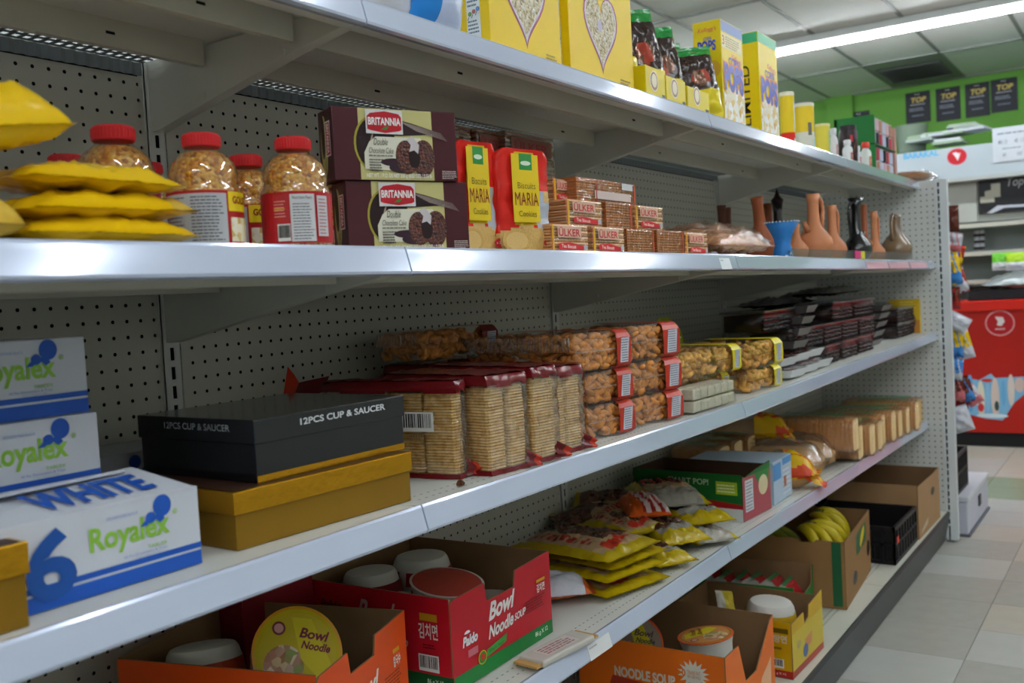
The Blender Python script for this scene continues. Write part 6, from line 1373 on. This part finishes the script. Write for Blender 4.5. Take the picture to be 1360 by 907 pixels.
# posters on the green wall (flat sheets)
for i, ((a, b, c, d), lab) in enumerate((((1125, 148, 1155, 191), 'black poster with gold heading standing lower, left of the others'), ((1201, 122, 1235, 163), 'black poster with gold heading, left end of the row of four'), ((1241, 116, 1275, 160), 'black poster with gold heading, second in the row of four'), ((1280, 110, 1314, 155), 'black poster with gold heading, third in the row of four'), ((1314, 104, 1351, 148), 'black poster with gold heading, right end of the row of four'))):
    q = px([(a, (b+3)), (c, b-2)], BX); y1, z1 = q[0]; y0, z0_ = q[1]; zb_ = px([(c, d-2)], BX)[0][1]; zt_2 = (z1+z0_)/2
    wd = y1-y0-.01; ht = zt_2-zb_
    t = thing('poster', lab, 'poster', (BX-.004-.003*(i % 2), y0, zb_), 0, 'black posters with gold headings on the green wall')
    g = G(); g.box((-.002, 0, 0), (.002, wd, ht)); g.build('sheet', M('#10131c', .5, var=.05), t)
    p = Print(lambda u, v, hh: (-.002-hh*2, wd-u, v)); p.text('TOP', wd*.2, ht*.66, wd*.62, ht*.17, '#b9a04a', shear=.15, bold=.03); p.text('shop', wd*.38, ht*.90, wd*.2, ht*.05, '#c9c9c9'); p.lines(wd*.2, ht*.57, wd*.8, ht*.63, 1, '#9a9ca4', seed=1)
    p.lines(wd*.15, ht*.38, wd*.85, ht*.5, 2, '#7c8090', seed=2); p.lines(wd*.25, ht*.2, wd*.75, ht*.28, 1, '#6a7080', seed=3); p.build('lettering', t)
# tall display fridge / wall unit
UX = 6.9
uw = M('#b9bcb4', .5, var=.04); ug = M('#8b9290', .5, var=.04); hw = M('#aab4ba', .4, var=.03)
u_ = thing('wall_cabinet', 'pale grey open wall cabinet with a white header behind the shelving end', 'cabinet', (UX, -1.8, FLOOR))
g = G(); g.box((.45, 0, 0), (.50, 2.95, 1.93)); g.build('back_panel', ug, u_); g = G(); g.box((0, 2.92, 0), (.5, 2.95, 2.15)); g.build('side_panel', uw, u_); g = G(); g.box((0, -.03, 0), (.5, 0, 2.15)); g.build('side_panel', uw, u_)
g = G(); g.box((0, 0, 1.925), (.55, 2.92, 2.155)); g.build('header', hw, u_, bevel=.006)
g = G(); g.box((-.02, 0, 1.895), (.5, 2.92, 1.925)); g.build('header_trim', M('#a9adaa', .4), u_, bevel=.003)
for z, nm in ((.385, 0), (.58, 1), (.80, 2)): pass
for v in (296, 334, 372):
    z = AX(1330, v, UX+.12).z-FLOOR; g = G(); g.box((.10, 0, z-.015), (.45, 2.92, z)); g.box((.085, 0, z-.022), (.10, 2.92, z+.010)); g.build('shelf_board', M('#bdbcae', .5), u_, bevel=.002)
g = G(); y1 = AX(1262, 280, UX+.1).y+1.8; y0 = AX(1298, 280, UX+.1).y+1.8; zz0 = AX(1280, 296, UX+.1).z-FLOOR; g.box((.10, y0, zz0), (.14, y1+.1, 1.90)); g.build('front_panel', M('#a9aca4', .5), u_, bevel=.002)
g = G(); g.box((.12, 0, zz0), (.14, y0, 1.90)); g.build('front_panel', M('#a3a69e', .5), u_)
p = Print(lambda u, v, hh: (-hh*2-.001, 2.92-u, v))
def hu(u, v): P = AX(u, v, UX); return (2.92-(P.y+1.8), P.z-FLOOR)
a = hu(1200, 212); b = hu(1247, 207); p.text('BARAKAL', a[0], a[1], b[0]-a[0], .045, '#5aa6cf', bold=.04)
a = hu(1271, 208); p.ell(a[0], a[1], .068, .062, '#c9566a'); p.ell(a[0], a[1], .064, .056, '#b01c26'); p.poly([(a[0]-.03, a[1]+.03), (a[0]-.004, a[1]+.034), (a[0]+.010, a[1]+.022), (a[0]+.024, a[1]+.026), (a[0]+.016, a[1]-.004), (a[0]+.004, a[1]-.03), (a[0]-.008, a[1]-.005)], '#e0d9dc')
p.build('printed_sign', u_)
a = AX(1318, 173, UX); b = AX(1385, 222, UX)
t = thing('paper_sign', 'large white paper notice taped over the cabinet header', 'notice', (UX-.008, b.y, a.z-.235)); wd = a.y-b.y; g = G(); g.box((-.001, 0, 0), (.001, wd, .245)); g.build('sheet', M('#bcc2c8', .6), t)
p = Print(lambda u, v, hh: (-.001-hh*2, wd-u, v)); p.lines(wd*.1, .19, wd*.9, .215, 1, '#7a808a', seed=1); p.text('MIN  2.9', wd*.12, .125, wd*.18, .03, '#7a808a'); p.text('40  1.5', wd*.45, .125, wd*.2, .03, '#7a808a'); p.lines(wd*.2, .085, wd*.7, .1, 1, '#7a808a', seed=2); p.text('4.9', wd*.2, .03, wd*.07, .03, '#7a808a'); p.text('14.9', wd*.5, .03, wd*.1, .03, '#7a808a'); p.build('lettering', t)
a = AX(1299, 233, UX+.09); b = AX(1385, 276, UX+.09)
t = thing('poster', 'black picture poster inside the pale cabinet below the header', 'poster', (UX+.092, b.y, b.z-.01)); wd = a.y-b.y; ht = a.z-b.z; g = G(); g.box((-.001, 0, 0), (.004, wd, ht)); g.build('sheet', M('#1a1a1c', .35, var=.2), t)
p = Print(lambda u, v, hh: (-.001-hh*2, wd-u, v)); p.poly([(wd*.02, ht*.3), (wd*.25, ht*.3), (wd*.25, ht*.42), (wd*.35, ht*.42), (wd*.35, ht*.78), (wd*.2, ht*.78), (wd*.2, ht*.62), (wd*.1, ht*.6), (wd*.1, ht*.46), (wd*.02, ht*.46)], '#a9a898'); p.text('Top', wd*.42, ht*.6, wd*.28, ht*.3, '#9a9a9c', shear=.2); p.poly([(wd*.12, ht*.02), (wd*.3, ht*.2), (wd*.9, ht*.16), (wd*.9, ht*.1), (wd*.4, ht*.12), (wd*.2, ht*.0)], '#b4b8c2'); p.build('printed_picture', t)
# things on the cabinet shelves
for i in range(3):
    for j in range(2):
        P = AX(1297+j*7, 306+i*8, UX+.3); t = thing('small_tin', 'small dark and silver tin on the cabinet shelf, %s row, %s' % (('upper', 'middle', 'lower')[i], ('left', 'right')[j]), 'tin', (UX+.3, P.y, AX(1300, 332, UX+.3).z+.004+(2-i)*.05), 0, 'small tins stacked in the cabinet'); g = G(); g.lathe([(.020, 0), (.021, .002), (.021, .020), (.018, .024), (.018, .044), (0, .046)], 14, [0, 0, 1, 1, 1]); g.build('body', [M('#3a3034', .4), M('#b9bcc4', .4)], t)
for i, (u, v, c1_, c2, lab) in enumerate(((1332, 349, '#6fc23a', '#d8dce0', 'green and white sweets bag on the cabinet shelf'), (1352, 349, '#a9d02a', '#e0e2e8', 'lime sweets bag beside the green and white one'), (1343, 386, '#9ac41e', '#c9a428', 'lime packet standing over the counter'), (1358, 384, '#7a6ac0', '#d9c0d0', 'lilac packet standing over the counter'))):
    P = AX(u, v, UX+.05); pouch('sweets_bag', lab, 'sweets', (UX+.05, P.y, P.z+.01), (R(80), 0, R(-90)), .14, .13, .04, 90+i, [M(c1_, .3, bump=.5), M(c2, .3, bump=.5)], mfn=lambda a, b, tp: 0 if b > .4 else 1, wr=.006, group='sweets bags in the cabinet')
# clutter on top of the header
cl = [M('#9aa49c', .6), M('#8c9f84', .6), M('#b8bcc4', .6)]
for i, (u, v, w_, h_, c) in enumerate(((1228, 193, .20, .05, 0), (1240, 187, .18, .03, 2), (1262, 192, .22, .04, 1), (1268, 184, .20, .035, 1), (1285, 180, .24, .03, 2), (1280, 174, .22, .03, 0), (1296, 178, .18, .03, 2))):
    P = AX(u, v, UX+.2); t = thing('paper_bundle', 'loose paper and carton bundle on the cabinet header, %s from the left' % ordn[i], 'papers', (UX+.2, P.y, P.z), R(6*((i*5) % 7)-20), 'bundles heaped on the cabinet header'); g = G()
    g.box((-.1, -w_/2, 0), (.1, w_/2, h_*.5)); g.build('lower_sheets', cl[c], t, bevel=.004); g = G(); g.box((-.09, -w_/2+.02, h_*.5), (.09, w_/2-.01, h_)); g.build('upper_sheets', cl[(c+1) % 3], t, bevel=.004)
P = AX(1211, 190, UX+.3); t = thing('plastic_tub', 'dull translucent tub standing on the header behind the green packs', 'tub', (UX+.3, P.y, AX(1211, 203, UX+.3).z)); g = G(); g.lathe([(.10, 0), (.12, .20), (.125, .21), (.118, .21), (.098, .01)], 20); g.build('body', M('#6c7a6a', .5), t, smooth='auto')
# red ice-cream counter
KX = 6.36; rdm = M('#ac1c12', .35, var=.03)
zt_ = AX(1320, 399, KX).z
k_ = thing('counter', 'bright red ice cream counter with round white emblem behind the shelving end', 'counter', (KX, -1.9, FLOOR))
H_ = zt_-FLOOR
g = G(); g.box((.01, 0, .10), (.50, 2.9, H_-.07)); g.build('body', rdm, k_, bevel=.004); g = G(); g.box((-.02, -.01, H_-.07), (.52, 2.91, H_)); g.build('top_rim', M('#c8261a', .3), k_, bevel=.008); g = G(); g.box((.04, .01, 0), (.48, 2.89, .10)); g.build('kick_board', M('#121214', .5), k_)
def ku(u, v): P = AX(u, v, KX+.01); return (1.0-P.y, P.z-FLOOR)
p = Print(lambda u, v, hh: (.01-hh*2, 2.9-u, v))
a = ku(1328, 429); p.ell(a[0], a[1], .092, .088, '#d9a3a4'); p.ell(a[0], a[1], .084, .080, '#b01820'); p.poly([(a[0]-.03, a[1]+.045), (a[0]+.02, a[1]+.04), (a[0]+.03, a[1]+.01), (a[0]+.01, a[1]-.02), (a[0]-.02, a[1]-.015), (a[0]-.012, a[1]+.012)], '#e2dcdc'); p.rect(a[0]-.03, a[1]-.045, a[0]+.03, a[1]-.036, '#d9c0c0')
poly = [ku(*q) for q in ((1275, 500), (1300, 505), (1316, 496), (1322, 502), (1362, 500), (1362, 522), (1347, 535), (1332, 558), (1310, 556), (1290, 551), (1272, 552))]; p.poly(poly, '#7fb4d8'); 
for (u, v, ru, rv, c) in ((1289, 522, .022, .13, '#5aa0d4'), (1303, 530, .024, .13, '#e0d6c0'), (1312, 528, .016, .10, '#8fbfe0'), (1322, 528, .026, .14, '#d9c4ba'), (1333, 522, .014, .09, '#6aaad8'), (1343, 518, .022, .11, '#d8ccc4'), (1354, 511, .03, .05, '#d2b8b0'), (1303, 541, .020, .030, '#c2343c'), (1324, 539, .014, .035, '#3a4a44'), (1311, 505, .035, .012, '#c9382c'), (1318, 552, .10, .015, '#d9e6ee')): a = ku(u, v); p.ell(a[0], a[1], ru, rv, c)
p.build('printed_picture', k_)
t = thing('display_tray', 'dark tray of clear wrapped goods on the red counter', 'tray', (KX+.12, -1.0, zt_+.001)); g = G(); g.box((0, 0, 0), (.3, 1.28, .07)); g.build('tray', M('#1c2024', .4), t, bevel=.006); pouch_grid(.34, 1.25, .12, 5, .02, T=Matrix.Translation((.15, .64, .07)), nu=12, nv=40).build('wrapped_goods', M('#8d9494', .2, bump=.9, bs=20, metal=.2), t, smooth=True)

# ================================================================ settle: lift anything whose underside dips into its shelf
bpy.context.view_layer.update()
def _lift_pass():
    for o in list(C.objects):
        if o.parent or o.get('kind') == 'structure' or 'category' not in o.keys() or o.name.split('.')[0] in ('shelving_run', 'price_tag', 'counter', 'wall_cabinet', 'sticker', 'guard_strip', 'ceiling_light'): continue
        x, y, z = o.location
        if not (-.9 < x < 3.66 and -.1 < y < BD): continue
        best = None
        for s in 'ABCD':
            if z+.012 >= zs(s, x): best = s; break
        need = 0; my = -9
        for ch in o.children:
            if ch.type != 'MESH': continue
            mw = ch.matrix_world; n_ = len(ch.data.vertices); st = max(1, n_//4000)
            for i in range(0, n_, st):
                p_ = mw @ ch.data.vertices[i].co
                my = max(my, p_.y)
                if p_.x > 3*L-.004: continue
                if best: yf = ZS[best][0]; d_ = zs(best, p_.x)+.0006+(.0026 if p_.y < yf+.0075 else 0) if p_.y > yf-.013 else -9
                else: d_ = -1.1482 if p_.y > -.03 else -9
                need = max(need, d_-p_.z)
        if 0 < need < .045: o.location.z += need+.0002
        if my > BD-.008: o.location.y -= min(.06, my-BD+.009)
_lift_pass()

# pull apart things that still touch: each later one moves in small steps until it is clear of its neighbours
from mathutils.bvhtree import BVHTree
bpy.context.view_layer.update()
def _geo(o):
    V = []; F = []
    def rec(p_):
        for ch in p_.children:
            if ch.type == 'MESH':
                b_ = len(V); mw = ch.matrix_world; V.extend([mw @ v_.co for v_ in ch.data.vertices]); F.extend([[b_+k for k in f.vertices] for f in ch.data.polygons])
            rec(ch)
    rec(o); return V, F
def _sep(bases, others, step, limit):
    mv = [o for b in bases for o in sorted([q for q in C.objects if not q.parent and q.name.split('.')[0] == b], key=lambda q: (round(q.location.z, 2), q.name))] if step.z else [q for q in C.objects if not q.parent and q.name.split('.')[0] in bases]
    if step.z: mv.sort(key=lambda q: q.location.z)
    fixed = []
    for q in C.objects:
        if not q.parent and q.name.split('.')[0] in others:
            V, F = _geo(q); fixed.append((BVHTree.FromPolygons(V, F), [min(v_[i] for v_ in V) for i in range(3)], [max(v_[i] for v_ in V) for i in range(3)]))
    for o in mv:
        V, F = _geo(o)
        if not V: continue
        n_ = 0
        while n_ < limit:
            off = step*n_; W_ = [v_+off for v_ in V]; t_ = None; hit = False; lo = [min(v_[i] for v_ in W_) for i in range(3)]; hi = [max(v_[i] for v_ in W_) for i in range(3)]
            for tr, a, b in fixed:
                if all(lo[i] <= b[i] and hi[i] >= a[i] for i in range(3)):
                    if t_ is None: t_ = BVHTree.FromPolygons(W_, F)
                    if t_.overlap(tr): hit = True; break
            if not hit: break
            n_ += 1
        o.location = o.location+step*n_; W_ = [v_+step*n_ for v_ in V]
        fixed.append((BVHTree.FromPolygons(W_, F), [min(v_[i] for v_ in W_) for i in range(3)], [max(v_[i] for v_ in W_) for i in range(3)]))
UPV = Vector((0, 0, .002))
_sep(['dried_fruit_packet'], [], UPV, 6)
_sep(['cracker_bag'], [], UPV, 3)
_sep(['foam_tray'], [], UPV, 5)
_sep(['dark_bag'], ['date_tub'], UPV, 7)
_sep(['paper_bundle'], ['plastic_tub'], UPV, 12)
_sep(['ramen_packet'], [], UPV, 8)
_sep(['bun_bag'], ['cookie_box', 'popcorn_carton'], UPV, 20)
_sep(['bread_loaf'], ['bun_bag'], UPV, 24)
_sep(['hanging_snack_bag'], ['clip_strip'], Vector((.006, 0, 0)), 22)
_sep(['sweets_bag'], [], Vector((-.01, 0, 0)), 8)
_sep(['coffee_pot'], ['vase', 'cracker_bag'], Vector((0, .004, 0)), 8)
